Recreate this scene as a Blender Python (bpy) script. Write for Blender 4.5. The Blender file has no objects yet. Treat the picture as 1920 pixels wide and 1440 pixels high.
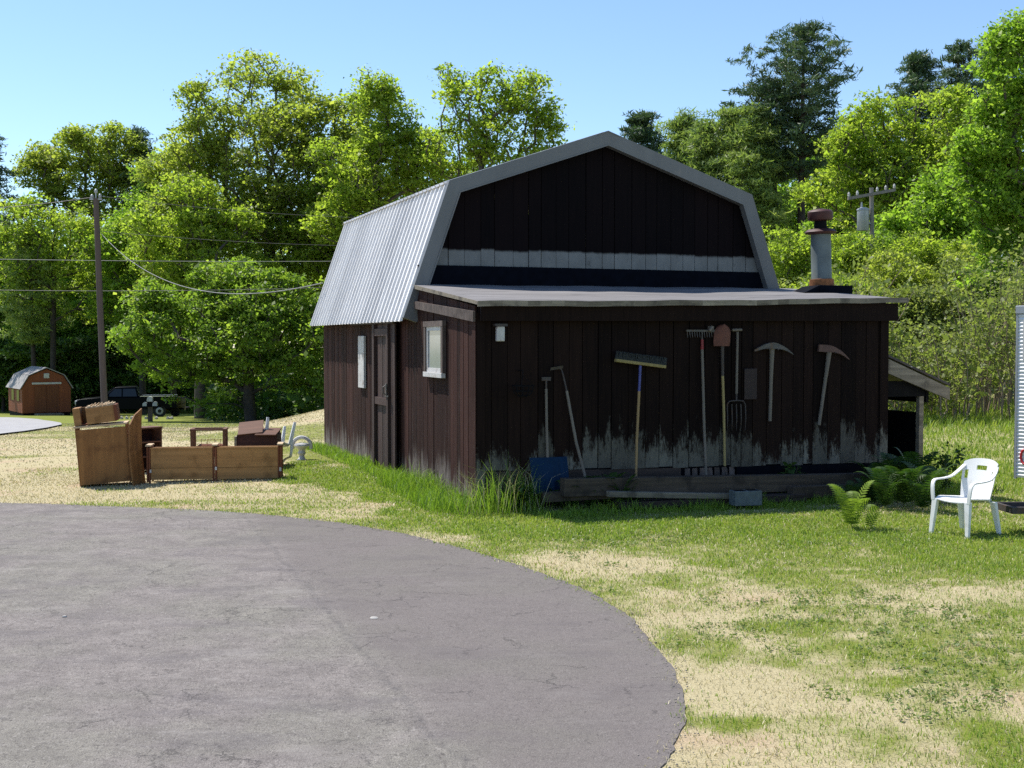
import bpy, bmesh, math, random
import numpy as np
from mathutils import Vector, Matrix
random.seed(7)
RNG = np.random.default_rng(11)
sc = bpy.context.scene
COL = sc.collection
PI = math.pi

# ------------------------------------------------------------------ camera
F_PX, PITCH, EYE = 2300.0, -0.036, 2.3
cam_d = bpy.data.cameras.new('camera')
cam = bpy.data.objects.new('camera', cam_d)
COL.objects.link(cam)
cam.location = (0, 0, EYE)
cam.rotation_euler = (PI / 2 + PITCH, 0, 0)
cam_d.sensor_width = 36
cam_d.lens = F_PX / 1920 * 36
cam_d.clip_end = 3000
sc.camera = cam

# measured from the photograph: a sight line, where it meets the ground or a depth
def ray(px, py):
    a, b = (px - 960) / F_PX, (720 - py) / F_PX
    c, s = math.cos(PITCH), math.sin(PITCH)
    return Vector((a, c - b * s, s + b * c))
def at_depth(px, py, Y):
    d = ray(px, py); t = Y / d.y
    return Vector((d.x * t, Y, EYE + d.z * t))
def on_level(px, py, z=0.0):
    d = ray(px, py); t = (z - EYE) / d.z
    return Vector((d.x * t, d.y * t, z))

def sstep(a, b, x):
    t = np.clip((np.asarray(x, float) - a) / (b - a), 0, 1)
    return t * t * (3 - 2 * t)

# ------------------------------------------------------------------ numpy value noise
_perm = RNG.random((256, 256))
def vnoise(x, y):
    xi, yi = np.floor(x).astype(int), np.floor(y).astype(int)
    fx, fy = x - xi, y - yi
    fx, fy = fx * fx * (3 - 2 * fx), fy * fy * (3 - 2 * fy)
    g = lambda i, j: _perm[i & 255, j & 255]
    return (g(xi, yi) * (1 - fx) + g(xi + 1, yi) * fx) * (1 - fy) + (g(xi, yi + 1) * (1 - fx) + g(xi + 1, yi + 1) * fx) * fy
def fbm(x, y, s, seed=0, o=4):
    x = np.asarray(x, float); y = np.asarray(y, float)
    v = 0; a = .5; t = 0
    for k in range(o):
        v = v + a * vnoise(x / s + 17.3 * seed + 5 * k, y / s - 9.1 * seed + 3 * k); t += a
        s *= .5; a *= .55
    return v / t

def terrain(x, y):
    x = np.asarray(x, float); y = np.asarray(y, float)
    w = 1 - sstep(-11.5, -4.5, x + 0.0 * y)
    far = np.maximum(y - 21, 0)
    drop = .046 * np.where(far < 4, far * far / 8, far - 2)
    drop = np.minimum(drop, 3.1)
    z = -drop * w
    # gentle mound beside the barn's far end, slight rise to the right
    z = z + .12 * np.exp(-(((x + 2.5) / 3.5) ** 2 + ((y - 22) / 5.0) ** 2))
    z = z + (1 - w) * sstep(26, 70, y) * .5 * sstep(2, 12, x)
    z = z + .05 * (fbm(x, y, 3.0, 2, 2) - .5) * sstep(14, 20, y)
    return z
def gz(x, y): return float(terrain(x, y))

# ------------------------------------------------------------------ tagging
def tag(o, label=None, cat=None, group=None, kind=None):
    if label: o['label'] = label
    if cat: o['category'] = cat
    if group: o['group'] = group
    if kind: o['kind'] = kind
    return o
def thing(name, label, cat, loc=(0, 0, 0), rotz=0, group=None):
    o = bpy.data.objects.new(name, None); COL.objects.link(o)
    o.location = loc; o.rotation_euler = (0, 0, rotz)
    o.empty_display_size = .2
    return tag(o, label, cat, group)

# ------------------------------------------------------------------ mesh builder
class MB:
    def __init__(s): s.v = []; s.f = []; s.M = Matrix.Identity(4)
    def add(s, vs, fs):
        n = len(s.v)
        s.v += [tuple(s.M @ Vector(p)) for p in vs]
        s.f += [tuple(i + n for i in f) for f in fs]
        return s
    def hexa(s, p):   # bottom 4 ccw, top 4 ccw
        return s.add(p, [(3, 2, 1, 0), (4, 5, 6, 7), (0, 1, 5, 4), (1, 2, 6, 5), (2, 3, 7, 6), (3, 0, 4, 7)])
    def box(s, x0, x1, y0, y1, z0, z1):
        return s.hexa([(x0, y0, z0), (x1, y0, z0), (x1, y1, z0), (x0, y1, z0), (x0, y0, z1), (x1, y0, z1), (x1, y1, z1), (x0, y1, z1)])
    def prism(s, pts, y0, y1):   # outline in x,z (ccw seen from -y), from y0 to y1
        n = len(pts)
        vs = [(x, y0, z) for x, z in pts] + [(x, y1, z) for x, z in pts]
        fs = [tuple(range(n)), tuple(range(2 * n - 1, n - 1, -1))] + [(i, i + n, (i + 1) % n + n, (i + 1) % n) for i in range(n)]
        return s.add(vs, fs)
    def tube(s, pts, rads, n=8, cap=True):
        pts = [Vector(p) for p in pts]
        if not hasattr(rads, '__len__'): rads = [rads] * len(pts)
        base = len(s.v); prev = None
        for i, p in enumerate(pts):
            d = (pts[min(i + 1, len(pts) - 1)] - pts[max(i - 1, 0)]).normalized()
            a = prev if prev is not None else (Vector((0, 0, 1)) if abs(d.z) < .9 else Vector((1, 0, 0)))
            a = (a - d * a.dot(d))
            if a.length < 1e-5: a = d.orthogonal()
            a.normalize(); prev = a; b = d.cross(a)
            for k in range(n):
                t = 2 * PI * k / n
                s.v.append(tuple(s.M @ (p + (a * math.cos(t) + b * math.sin(t)) * rads[i])))
        for i in range(len(pts) - 1):
            for k in range(n):
                s.f.append((base + i * n + k, base + i * n + (k + 1) % n, base + (i + 1) * n + (k + 1) % n, base + (i + 1) * n + k))
        if cap:
            s.f.append(tuple(base + k for k in range(n - 1, -1, -1)))
            s.f.append(tuple(base + (len(pts) - 1) * n + k for k in range(n)))
        return s
    def lathe(s, prof, n=24, c=(0, 0, 0)):
        base = len(s.v)
        for r, z in prof:
            for k in range(n):
                t = 2 * PI * k / n
                s.v.append(tuple(s.M @ Vector((c[0] + r * math.cos(t), c[1] + r * math.sin(t), c[2] + z))))
        for i in range(len(prof) - 1):
            for k in range(n):
                s.f.append((base + i * n + k, base + i * n + (k + 1) % n, base + (i + 1) * n + (k + 1) % n, base + (i + 1) * n + k))
        s.f.append(tuple(base + k for k in range(n - 1, -1, -1)))
        s.f.append(tuple(base + (len(prof) - 1) * n + k for k in range(n)))
        return s
    def sheet(s, grid, th):   # grid[i][j] points, thickened by th along -z-ish normal
        ni, nj = len(grid), len(grid[0])
        P = [[Vector(p) for p in r] for r in grid]
        nrm = (P[-1][0] - P[0][0]).cross(P[0][-1] - P[0][0]).normalized() * th
        base = len(s.v)
        for off in (Vector((0, 0, 0)), nrm):
            for r in P:
                for p in r: s.v.append(tuple(s.M @ (p - off)))
        N = ni * nj
        for i in range(ni - 1):
            for j in range(nj - 1):
                a, b, c, d = i * nj + j, i * nj + j + 1, (i + 1) * nj + j + 1, (i + 1) * nj + j
                s.f.append((base + a, base + d, base + c, base + b)); s.f.append((base + N + a, base + N + b, base + N + c, base + N + d))
        rim = [i * nj for i in range(ni)] + [(ni - 1) * nj + j for j in range(1, nj)] + [i * nj + nj - 1 for i in range(ni - 2, -1, -1)] + [j for j in range(nj - 2, 0, -1)]
        for i in range(len(rim)):
            a, b = rim[i], rim[(i + 1) % len(rim)]
            s.f.append((base + a, base + N + a, base + N + b, base + b))
        return s
    def build(s, name, mat, parent=None, smooth=False, bevel=0, seg=2):
        me = bpy.data.meshes.new(name)
        me.from_pydata(s.v, [], s.f); me.update()
        bm = bmesh.new(); bm.from_mesh(me); bmesh.ops.recalc_face_normals(bm, faces=bm.faces); bm.to_mesh(me); bm.free()
        me.materials.append(mat)
        if smooth:
            me.polygons.foreach_set('use_smooth', [True] * len(me.polygons))
            try: me.set_sharp_from_angle(angle=math.radians(38))
            except Exception: pass
        o = bpy.data.objects.new(name, me); COL.objects.link(o)
        if parent: o.parent = parent
        if bevel:
            m = o.modifiers.new('bevel', 'BEVEL'); m.width = bevel; m.segments = seg; m.limit_method = 'ANGLE'
        return o

def mesh_np(name, V, Q, mat, parent=None, tint=None, tints3=None):
    me = bpy.data.meshes.new(name)
    V = np.ascontiguousarray(V, np.float32); Q = np.ascontiguousarray(Q, np.int32)
    n, k = Q.shape
    me.vertices.add(len(V)); me.vertices.foreach_set('co', V.ravel())
    me.loops.add(n * k); me.loops.foreach_set('vertex_index', Q.ravel())
    me.polygons.add(n); me.polygons.foreach_set('loop_start', np.arange(0, n * k, k, dtype=np.int32))
    try: me.polygons.foreach_set('loop_total', np.full(n, k, np.int32))
    except Exception: pass
    me.update(calc_edges=True)
    if tint is not None:
        a = me.attributes.new('tint', 'FLOAT', 'FACE'); a.data.foreach_set('value', np.ascontiguousarray(tint, np.float32))
    me.materials.append(mat)
    o = bpy.data.objects.new(name, me); COL.objects.link(o)
    if parent: o.parent = parent
    return o

# ------------------------------------------------------------------ materials
class NT:
    def __init__(s, name):
        s.m = bpy.data.materials.new(name); s.m.use_nodes = True
        s.t = s.m.node_tree; s.n = s.t.nodes; s.b = s.n['Principled BSDF']; s.out = s.n['Material Output']
    def new(s, typ, **kw):
        x = s.n.new(typ)
        for k, v in kw.items(): setattr(x, k, v)
        return x
    def put(s, sock, v):
        if hasattr(v, 'is_linked') or isinstance(v, bpy.types.NodeSocket): s.t.links.new(v, sock)
        elif isinstance(v, (tuple, list)) and len(v) == 3 and sock.type == 'RGBA': sock.default_value = (*v, 1)
        else: sock.default_value = v
    def coord(s, scale=(1, 1, 1), kind='Object', rot=(0, 0, 0)):
        c = s.new('ShaderNodeTexCoord'); m = s.new('ShaderNodeMapping')
        s.t.links.new(c.outputs[kind], m.inputs['Vector']); m.inputs['Scale'].default_value = scale; m.inputs['Rotation'].default_value = rot
        return m.outputs[0]
    def noise(s, vec, scale=1, detail=4, rough=.55, dist=0):
        x = s.new('ShaderNodeTexNoise'); s.t.links.new(vec, x.inputs['Vector'])
        x.inputs['Scale'].default_value = scale; x.inputs['Detail'].default_value = detail; x.inputs['Roughness'].default_value = rough; x.inputs['Distortion'].default_value = dist
        return x.outputs['Fac']
    def voro(s, vec, scale=1, feature='DISTANCE_TO_EDGE'):
        x = s.new('ShaderNodeTexVoronoi', feature=feature); s.t.links.new(vec, x.inputs['Vector']); x.inputs['Scale'].default_value = scale
        return x.outputs['Distance']
    def math(s, op, a, b=0.0, c=None):
        x = s.new('ShaderNodeMath', operation=op); s.put(x.inputs[0], a); s.put(x.inputs[1], b)
        if c is not None: s.put(x.inputs[2], c)
        return x.outputs[0]
    def mapr(s, v, a, b, c=0.0, d=1.0, smooth=True):
        x = s.new('ShaderNodeMapRange', interpolation_type='SMOOTHSTEP' if smooth else 'LINEAR')
        for i, k in enumerate((v, a, b, c, d)): s.put(x.inputs[i], k)
        return x.outputs[0]
    def ramp(s, fac, stops):
        x = s.new('ShaderNodeValToRGB'); s.t.links.new(fac, x.inputs[0]); e = x.color_ramp.elements
        while len(e) < len(stops): e.new(.5)
        for el, (p, c) in zip(e, stops): el.position = p; el.color = (*c, 1)
        return x.outputs[0]
    def mix(s, fac, a, b, mode='MIX'):
        x = s.new('ShaderNodeMix', data_type='RGBA', blend_type=mode)
        s.put(x.inputs[0], fac); s.put(x.inputs[6], a); s.put(x.inputs[7], b)
        return x.outputs[2]
    def island(s): return s.new('ShaderNodeNewGeometry').outputs['Random Per Island']
    def attr(s, name): return s.new('ShaderNodeAttribute', attribute_name=name).outputs['Fac']
    def sep(s, vec):
        x = s.new('ShaderNodeSeparateXYZ'); s.t.links.new(vec, x.inputs[0]); return x.outputs
    def comb(s, x, y, z):
        c = s.new('ShaderNodeCombineXYZ'); s.put(c.inputs[0], x); s.put(c.inputs[1], y); s.put(c.inputs[2], z); return c.outputs[0]
    def vadd(s, a, b):
        x = s.new('ShaderNodeVectorMath', operation='ADD'); s.put(x.inputs[0], a); s.put(x.inputs[1], b); return x.outputs[0]
    def bump(s, h, strength=.4, dist=.01):
        x = s.new('ShaderNodeBump'); s.t.links.new(h, x.inputs['Height']); x.inputs['Strength'].default_value = strength; x.inputs['Distance'].default_value = dist
        s.t.links.new(x.outputs[0], s.b.inputs['Normal'])
    def done(s, color=None, rough=.7, metal=0.0, spec=None):
        if color is not None: s.put(s.b.inputs['Base Color'], color)
        s.put(s.b.inputs['Roughness'], rough); s.put(s.b.inputs['Metallic'], metal)
        if spec is not None: s.b.inputs['Specular IOR Level'].default_value = spec
        return s.m

def plain(name, col, rough=.6, metal=0.0, var=.25, scale=6, bump=0.0, dirt=None, spec=None):
    t = NT(name); v = t.coord()
    n = t.noise(v, scale, 5)
    c = t.ramp(n, [(.25, tuple(k * (1 - var) for k in col)), (.75, tuple(min(1, k * (1 + var)) for k in col))])
    if dirt:
        c = t.mix(t.mapr(t.noise(v, scale * .6, 6, .7), .52, .68), c, dirt)
    if bump: t.bump(t.noise(v, scale * 5, 4), bump, .01)
    return t.done(c, rough, metal, spec)

def wood(name, dark, light, axis='z', grain=1.0, island=.5, rough=.75, stain=None, bump=.35, spec=.3):
    t = NT(name)
    sc_ = {'z': (26, 26, 1.1), 'x': (1.1, 26, 26), 'y': (26, 1.1, 26)}[axis]
    v = t.coord(tuple(k * grain for k in sc_))
    isl = t.island()
    off = t.comb(t.math('MULTIPLY', isl, 31.0), t.math('MULTIPLY', isl, 57.0), t.math('MULTIPLY', isl, 13.0))
    v2 = t.vadd(v, off)
    n = t.noise(v2, 1.0, 6, .65, .3)
    f = t.math('ADD', t.math('MULTIPLY', n, 1 - island * .5), t.math('MULTIPLY', isl, island * .5))
    c = t.ramp(f, [(.28, dark), (.72, light)])
    if stain is not None:
        c = t.mix(t.mapr(t.noise(t.coord((1, 1, 1)), 4.5, 4), .5, .72, 0, .8), c, stain)
    t.bump(n, bump, .006)
    return t.done(c, rough, 0, spec)

def barn_boards(name, dark, light, pale, z_lo, z_hi, patch=.62, soft=False, fscale=(34, 34, 5), flo=.36, fhi=.56, amp=2.4, streak=.5, flake_top=.66):
    """weather-worn vertical boards: brown stain, paint left pale where the stain has flaked off between z_lo and z_hi"""
    t = NT(name)
    isl = t.island()
    off = t.comb(t.math('MULTIPLY', isl, 31.0), t.math('MULTIPLY', isl, 57.0), t.math('MULTIPLY', isl, 13.0))
    grain = t.noise(t.vadd(t.coord((38, 38, 1.3)), off), 1, 6, .7, .4)
    blot = t.noise(t.vadd(t.coord((2.2, 2.2, .9)), off), 1, 5, .6)
    f = t.math('ADD', t.math('MULTIPLY', grain, .55), t.math('ADD', t.math('MULTIPLY', isl, .22), t.math('MULTIPLY', blot, .23)))
    c = t.ramp(f, [(.3, dark), (.72, light)])
    z = t.sep(t.coord())[2]
    edge = t.math('ADD', z, t.math('MULTIPLY', t.math('SUBTRACT', t.noise(t.vadd(t.coord((7, 7, 1.1)), off), 1, 5, .6), .5), (z_hi - z_lo) * amp))
    edge = t.math('ADD', edge, t.math('MULTIPLY', t.math('SUBTRACT', isl, .5), (z_hi - z_lo) * .45))
    m = t.math('SUBTRACT', 1.0, t.mapr(edge, z_lo, z_hi))
    fl = t.mapr(t.noise(t.vadd(t.coord(fscale), off), 1, 7, .75), flo, fhi)
    pl = t.mix(t.noise(t.coord((5, 5, 3)), 1, 5), tuple(k * .45 for k in pale), pale)
    if soft:
        low = t.mapr(t.noise(t.coord((.55, .55, .2)), 1, 3, .5), .34, .58, .5, 1.0)
        nn = t.math('ADD', t.math('ADD', t.math('MULTIPLY', t.noise(t.vadd(t.coord((13, 13, 4.5)), off), 1, 6, .7), .55), t.math('MULTIPLY', t.noise(t.vadd(t.coord((60, 60, 16)), off), 1, 4, .7), .45)), t.math('MULTIPLY', t.math('SUBTRACT', m, .62), .42))
        fl = t.math('MULTIPLY', t.mapr(nn, .46, .66), low)
        fl = t.math('MULTIPLY', fl, t.mapr(isl, 0, 1, .45, .95))
        m = t.mapr(m, 0, .25)
    c = t.mix(t.math('MULTIPLY', m, fl), c, pl)
    # long pale streaks where the grain is bare
    st = t.mapr(t.noise(t.vadd(t.coord((46, 46, .5)), off), 1, 4, .8), flake_top, flake_top + .07)
    c = t.mix(t.math('MULTIPLY', st, streak), c, tuple(k * .8 for k in pale))
    t.bump(grain, .45, .008)
    return t.done(c, .85, 0, .1)

def leaf_mat(name, a, b, c, trans=.42, tcol=1.6):
    t = NT(name)
    f = t.attr('tint')
    col = t.ramp(f, [(0.0, a), (.5, b), (1.0, c)])
    tr = t.new('ShaderNodeBsdfTranslucent')
    bc = t.mix(.5, col, (1, 1, 1), 'MIX')
    mul = t.mix(1.0, col, (tcol * 1.0, tcol * 1.08, tcol * .6), 'MULTIPLY')
    t.put(tr.inputs['Color'], mul)
    t.done(col, .5, 0, .35)
    mx = t.new('ShaderNodeMixShader'); mx.inputs[0].default_value = trans
    t.t.links.new(t.b.outputs[0], mx.inputs[1]); t.t.links.new(tr.outputs[0], mx.inputs[2])
    t.t.links.new(mx.outputs[0], t.out.inputs['Surface'])
    return t.m

M = {}
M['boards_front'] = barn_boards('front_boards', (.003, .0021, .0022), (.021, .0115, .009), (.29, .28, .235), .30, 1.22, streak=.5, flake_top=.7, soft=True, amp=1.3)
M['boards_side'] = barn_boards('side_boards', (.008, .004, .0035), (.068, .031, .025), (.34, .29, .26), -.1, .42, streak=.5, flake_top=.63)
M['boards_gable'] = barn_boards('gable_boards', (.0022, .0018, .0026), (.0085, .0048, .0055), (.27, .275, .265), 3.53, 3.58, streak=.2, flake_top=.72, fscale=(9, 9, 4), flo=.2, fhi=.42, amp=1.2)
M['old_timber'] = wood('old_timber', (.012, .008, .007), (.07, .05, .042), 'x', .8, stain=(.02, .015, .013))
M['old_timber_z'] = wood('old_timber_upright', (.02, .013, .011), (.15, .115, .1), 'z', .8, stain=(.03, .02, .017))
M['grey_timber'] = wood('grey_timber', (.09, .075, .055), (.30, .26, .2), 'x', .8, stain=(.06, .05, .04))
M['shade_timber'] = wood('shaded_timber', (.03, .022, .016), (.125, .095, .07), 'x', .8, stain=(.02, .015, .012))  # darker copy of the grey timber, with shade put into its colour
M['door_wood'] = wood('door_wood', (.016, .009, .008), (.07, .04, .034), 'z', 1.0)
M['tan_wood'] = wood('tan_wood', (.23, .115, .04), (.42, .23, .09), 'x', .5, island=.6, stain=(.19, .095, .032), bump=.2)
M['tan_wood_z'] = wood('tan_wood_upright', (.165, .072, .022), (.30, .145, .048), 'z', .4, island=.4, stain=(.13, .055, .018), bump=.15)
M['red_wood'] = wood('red_brown_wood', (.09, .028, .012), (.22, .075, .035), 'z', .6)
M['dark_wood'] = wood('dark_wood', (.018, .006, .006), (.05, .018, .016), 'x', .6)
M['brown_wood'] = wood('brown_wood', (.07, .03, .018), (.16, .075, .045), 'x', .6)
M['pale_wood'] = wood('pale_wood', (.36, .25, .14), (.6, .47, .32), 'x', .6)
M['handle'] = wood('ash_handle', (.08, .07, .06), (.19, .165, .14), 'z', .8)
M['handle_tan'] = wood('tan_handle', (.2, .125, .055), (.34, .23, .11), 'z', .8)
M['handle_yel'] = wood('yellow_handle', (.2, .16, .06), (.34, .27, .12), 'z', .8)
M['white_paint'] = plain('worn_white_paint', (.5, .49, .48), .6, 0, .15, 9, .15, dirt=(.26, .21, .18))
M['white_plastic'] = plain('white_plastic', (.72, .72, .71), .45, 0, .06, 3, dirt=(.55, .54, .50))
M['white_metal'] = plain('white_siding', (.74, .75, .78), .4, 0, .05, 2)
M['iron'] = plain('dark_iron', (.05, .042, .04), .7, .1, .4, 14, .2, dirt=(.09, .045, .025))
M['grey_iron'] = plain('grey_iron', (.085, .08, .075), .7, .1, .3, 14, .2, dirt=(.12, .07, .04))
M['rust'] = plain('rust', (.22, .085, .028), .8, .1, .5, 18, .3)
M['rust_shovel'] = plain('rusty_orange_blade', (.115, .038, .021), .7, .1, .3, 10, .2)
M['cap_red'] = plain('red_brown_cap', (.045, .010, .009), .6, .1, .5, 10, .1)
M['dull_red'] = plain('dull_red', (.016, .006, .006), .7, 0, .3, 8)
M['dull_rust'] = plain('dull_rust', (.10, .055, .045), .7, .2, .3, 10)
M['blue_plastic'] = plain('blue_plastic', (.003, .022, .06), .6, 0, .2, 5, spec=.12)
M['red_paint'] = plain('red_paint', (.19, .012, .015), .5, 0, .3, 8)
M['blue_paint'] = plain('blue_paint', (.05, .06, .23), .5, 0, .3, 8)
M['galv'] = plain('galvanised_pipe', (.105, .13, .13), .7, 0, .25, 5, .05, dirt=(.12, .13, .11))
M['tar'] = plain('tar_board', (.003, .004, .008), .9, 0, .4, 8, .2, spec=.08)
M['black'] = plain('black_paint', (.007, .007, .008), .8, 0, .3, 8, spec=.1)
M['rubber'] = plain('rubber', (.015, .015, .015), .8, 0, .3, 8)
M['bristle'] = plain('bristle', (.03, .035, .035), .9, 0, .5, 40, .6)
M['concrete'] = plain('concrete_block', (.10, .12, .125), .9, 0, .25, 12, .5)
M['stone'] = plain('pale_stone', (.4, .38, .35), .9, 0, .3, 8, .5)
M['grit'] = plain('grit', (.2, .18, .16), .9, 0, .4, 30)
M['metal_grey'] = plain('grey_metal', (.34, .36, .38), .45, .3, .1, 4)
M['chrome'] = plain('chrome', (.6, .6, .62), .25, .9, .05, 4)
M['wire'] = plain('cable', (.05, .05, .05), .6, 0, .2, 3)
M['wire_pale'] = plain('pale_cable', (.2, .2, .2), .6, 0, .2, 3)
M['pole'] = wood('pole_wood', (.05, .037, .033), (.12, .092, .08), 'z', .5)
M['pole_grey'] = wood('grey_pole_wood', (.13, .12, .11), (.28, .26, .24), 'z', .5)
M['bark'] = plain('bark', (.085, .07, .058), .9, 0, .5, 6, .6)
M['bark_dark'] = plain('dark_bark', (.045, .036, .03), .9, 0, .5, 6, .6)
M['stem'] = plain('grey_brown_stems', (.20, .155, .11), .9, 0, .4, 3)
M['pane'] = plain('curtained_pane', (.22, .245, .26), .12, 0, .1, 3)
M['glass_dark'] = plain('dark_glass', (.012, .014, .018), .08, 0, .1, 2)
M['car_black'] = plain('black_car_paint', (.002, .003, .006), .35, 0, .1, 2, spec=.06)
M['red_sign'] = plain('red_lettering', (.45, .02, .03), .5, 0, .1, 4)

# the ribbed metal roof: pale painted steel with faint dirt down the ribs
def metal_roof(name, col):
    t = NT(name)
    n = t.noise(t.coord((3, 14, .8)), 1, 5, .6)
    c = t.ramp(n, [(.3, tuple(k * .8 for k in col)), (.7, col)])
    st_ = t.math('SNAP', t.sep(t.coord())[1], .94)
    c = t.mix(t.mapr(t.noise(t.comb(st_, 3.7, 1.3), 5.0, 0), .3, .7, 0, .22), c, (.2, .2, .21))
    c = t.mix(t.mapr(t.noise(t.coord((1.2, 9, .5)), 1.6, 6, .7), .56, .75, 0, .5), c, (.3, .26, .23))
    return t.done(c, .5, .05)
M['roof_metal'] = metal_roof('ribbed_steel_roof', (.86, .84, .82))
M['trim_metal'] = metal_roof('steel_trim', (.15, .155, .155))
def roll_roof():
    t = NT('rolled_roofing')
    n = t.noise(t.coord((.5, 9, 4)), 1, 6, .7)
    c = t.ramp(n, [(.3, (.08, .075, .077)), (.7, (.22, .21, .21))])
    g = t.noise(t.coord(), 160, 2)
    t.bump(g, .3, .004)
    c = t.mix(t.mapr(t.noise(t.coord((.7, 2, 1)), 2, 5), .55, .7, 0, .6), c, (.06, .058, .06))
    return t.done(c, .85)
M['roll_roof'] = roll_roof()

M['leaf_yellow'] = leaf_mat('yellow_green_leaves', (0.15, 0.215, 0.03), (0.225, 0.295, 0.04), (0.31, 0.355, 0.065), .6, 1.8)
M['leaf_olive'] = leaf_mat('olive_young_leaves', (0.16, 0.205, 0.035), (0.235, 0.28, 0.05), (0.31, 0.33, 0.08), .6, 1.8)
M['leaf_green'] = leaf_mat('green_leaves', (0.085, 0.155, 0.025), (0.14, 0.235, 0.034), (0.22, 0.3, 0.05), .56, 1.8)
M['leaf_bright'] = leaf_mat('bright_leaves', (0.13, 0.215, 0.028), (0.195, 0.3, 0.038), (0.285, 0.375, 0.06), .58, 1.75)
M['leaf_dark'] = leaf_mat('deep_green_leaves', (0.03, 0.07, 0.016), (0.065, 0.125, 0.024), (0.11, 0.175, 0.032), .4, 1.5)
M['leaf_low'] = leaf_mat('low_bough_leaves', (.085, .145, .022), (.155, .235, .034), (.255, .325, .055), .56, 1.8)
M['leaf_mid'] = leaf_mat('wood_leaves', (0.06, 0.115, 0.022), (0.11, 0.18, 0.032), (0.18, 0.245, 0.05), .5, 1.7)
M['needle'] = leaf_mat('pine_needles', (0.04, 0.08, 0.042), (0.072, 0.122, 0.056), (0.12, 0.17, 0.08), .25, 1.3)
M['needle_soft'] = leaf_mat('soft_pine_needles', (0.12, 0.18, 0.055), (0.18, 0.25, 0.07), (0.26, 0.31, 0.095), .45, 1.55)
M['leaf_brush'] = leaf_mat('thicket_leaves', (0.115, 0.15, 0.042), (0.185, 0.225, 0.06), (0.27, 0.29, 0.095), .48, 1.65)
M['grass'] = leaf_mat('grass_blades', (0.125, 0.2, 0.025), (0.195, 0.285, 0.038), (0.33, 0.37, 0.08), .38, 1.5)
M['grass_dark'] = leaf_mat('lush_grass', (0.1, 0.185, 0.02), (0.165, 0.27, 0.03), (0.25, 0.34, 0.05), .4, 1.6)
M['straw'] = leaf_mat('dry_grass', (0.36, 0.305, 0.17), (0.47, 0.41, 0.245), (0.57, 0.505, 0.335), .2, 1.0)
M['fern'] = leaf_mat('fern_fronds', (.09, .15, .02), (.14, .21, .03), (.2, .27, .04), .4)
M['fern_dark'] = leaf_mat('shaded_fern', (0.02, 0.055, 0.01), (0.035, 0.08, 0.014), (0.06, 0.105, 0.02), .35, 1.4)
M['clover'] = leaf_mat('clover', (0.07, 0.115, 0.022), (0.115, 0.17, 0.03), (0.17, 0.22, 0.045), .35, 1.5)

# ------------------------------------------------------------------ world and sun
SUN_DIR = Vector((-.456, .363, 1.0)).normalized()       # towards the sun
el = math.asin(SUN_DIR.z)
w = bpy.data.worlds.new('World'); sc.world = w; w.use_nodes = True
nt = w.node_tree; bg = nt.nodes['Background']
sky = nt.nodes.new('ShaderNodeTexSky'); sky.sky_type = 'NISHITA'; sky.sun_disc = False
sky.sun_elevation = el
sky.sun_rotation = math.atan2(SUN_DIR.x, SUN_DIR.y)
sky.altitude = 150; sky.air_density = 1.0; sky.dust_density = .1; sky.ozone_density = 4.5
nt.links.new(sky.outputs[0], bg.inputs[0]); bg.inputs[1].default_value = .122
sd = bpy.data.lights.new('sun', 'SUN'); sd.energy = 4.7; sd.angle = math.radians(.53); sd.color = (1, .95, .87)
so = bpy.data.objects.new('sun', sd); COL.objects.link(so)
so.rotation_euler = SUN_DIR.to_track_quat('Z', 'Y').to_euler()
sc.view_settings.view_transform = 'Standard'; sc.view_settings.look = 'None'
sc.view_settings.exposure = .62; sc.view_settings.gamma = 1
sc.view_settings.use_curve_mapping = False
cy = sc.cycles
cy.max_bounces = 6; cy.diffuse_bounces = 3; cy.transmission_bounces = 4; cy.transparent_max_bounces = 8; cy.glossy_bounces = 2
cy.use_denoising = False
cy.sample_clamp_indirect = 6

# ------------------------------------------------------------------ ground
def ell(px, py, rx, ry, s):
    c = on_level(px, py); a = on_level(px + rx, py); b = on_level(px, py - ry); d = on_level(px, py + ry)
    return (c.x, (b.y + d.y) / 2, abs(a.x - c.x), (b.y - d.y) / 2, s)
GREEN = [ell(*a) for a in [
    (690, 915, 130, 32, 1.9), (600, 868, 55, 34, 1.9), (800, 950, 150, 34, 1.9), (970, 985, 160, 34, 1.9), (1200, 992, 260, 34, 1.9),
    (1480, 1000, 260, 36, 1.9), (1780, 1010, 260, 44, 1.9), (1420, 1050, 190, 24, .8), (1700, 1060, 230, 32, .75),
    (1350, 1335, 70, 34, .8), (1610, 1215, 140, 22, .7), (1500, 1180, 110, 18, .7), (1700, 1235, 120, 20, .8), (1910, 1410, 75, 70, 1.1),
    (1590, 1385, 110, 40, .6), (1300, 1210, 70, 40, .6), (1850, 1270, 90, 22, .8), (1490, 1120, 60, 20, .7), (1750, 1180, 160, 20, .6),
    (1290, 1130, 70, 16, .7), (1750, 880, 190, 60, .9), (1470, 1250, 130, 30, .55), (1880, 1150, 60, 30, .7),
    (400, 925, 120, 12, .35), (300, 850, 200, 10, .3), (80, 880, 120, 12, .3)]]
DRY = [ell(*a) for a in [
    (1130, 1060, 150, 28, 1.0), (1260, 1130, 90, 40, .5), (1400, 1290, 150, 34, 1.0), (1430, 1110, 130, 26, .7), (1300, 1420, 90, 40, .8), (1650, 1310, 200, 40, .4), (1500, 1420, 110, 40, .5), (1780, 1115, 140, 18, .5)]]
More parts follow.
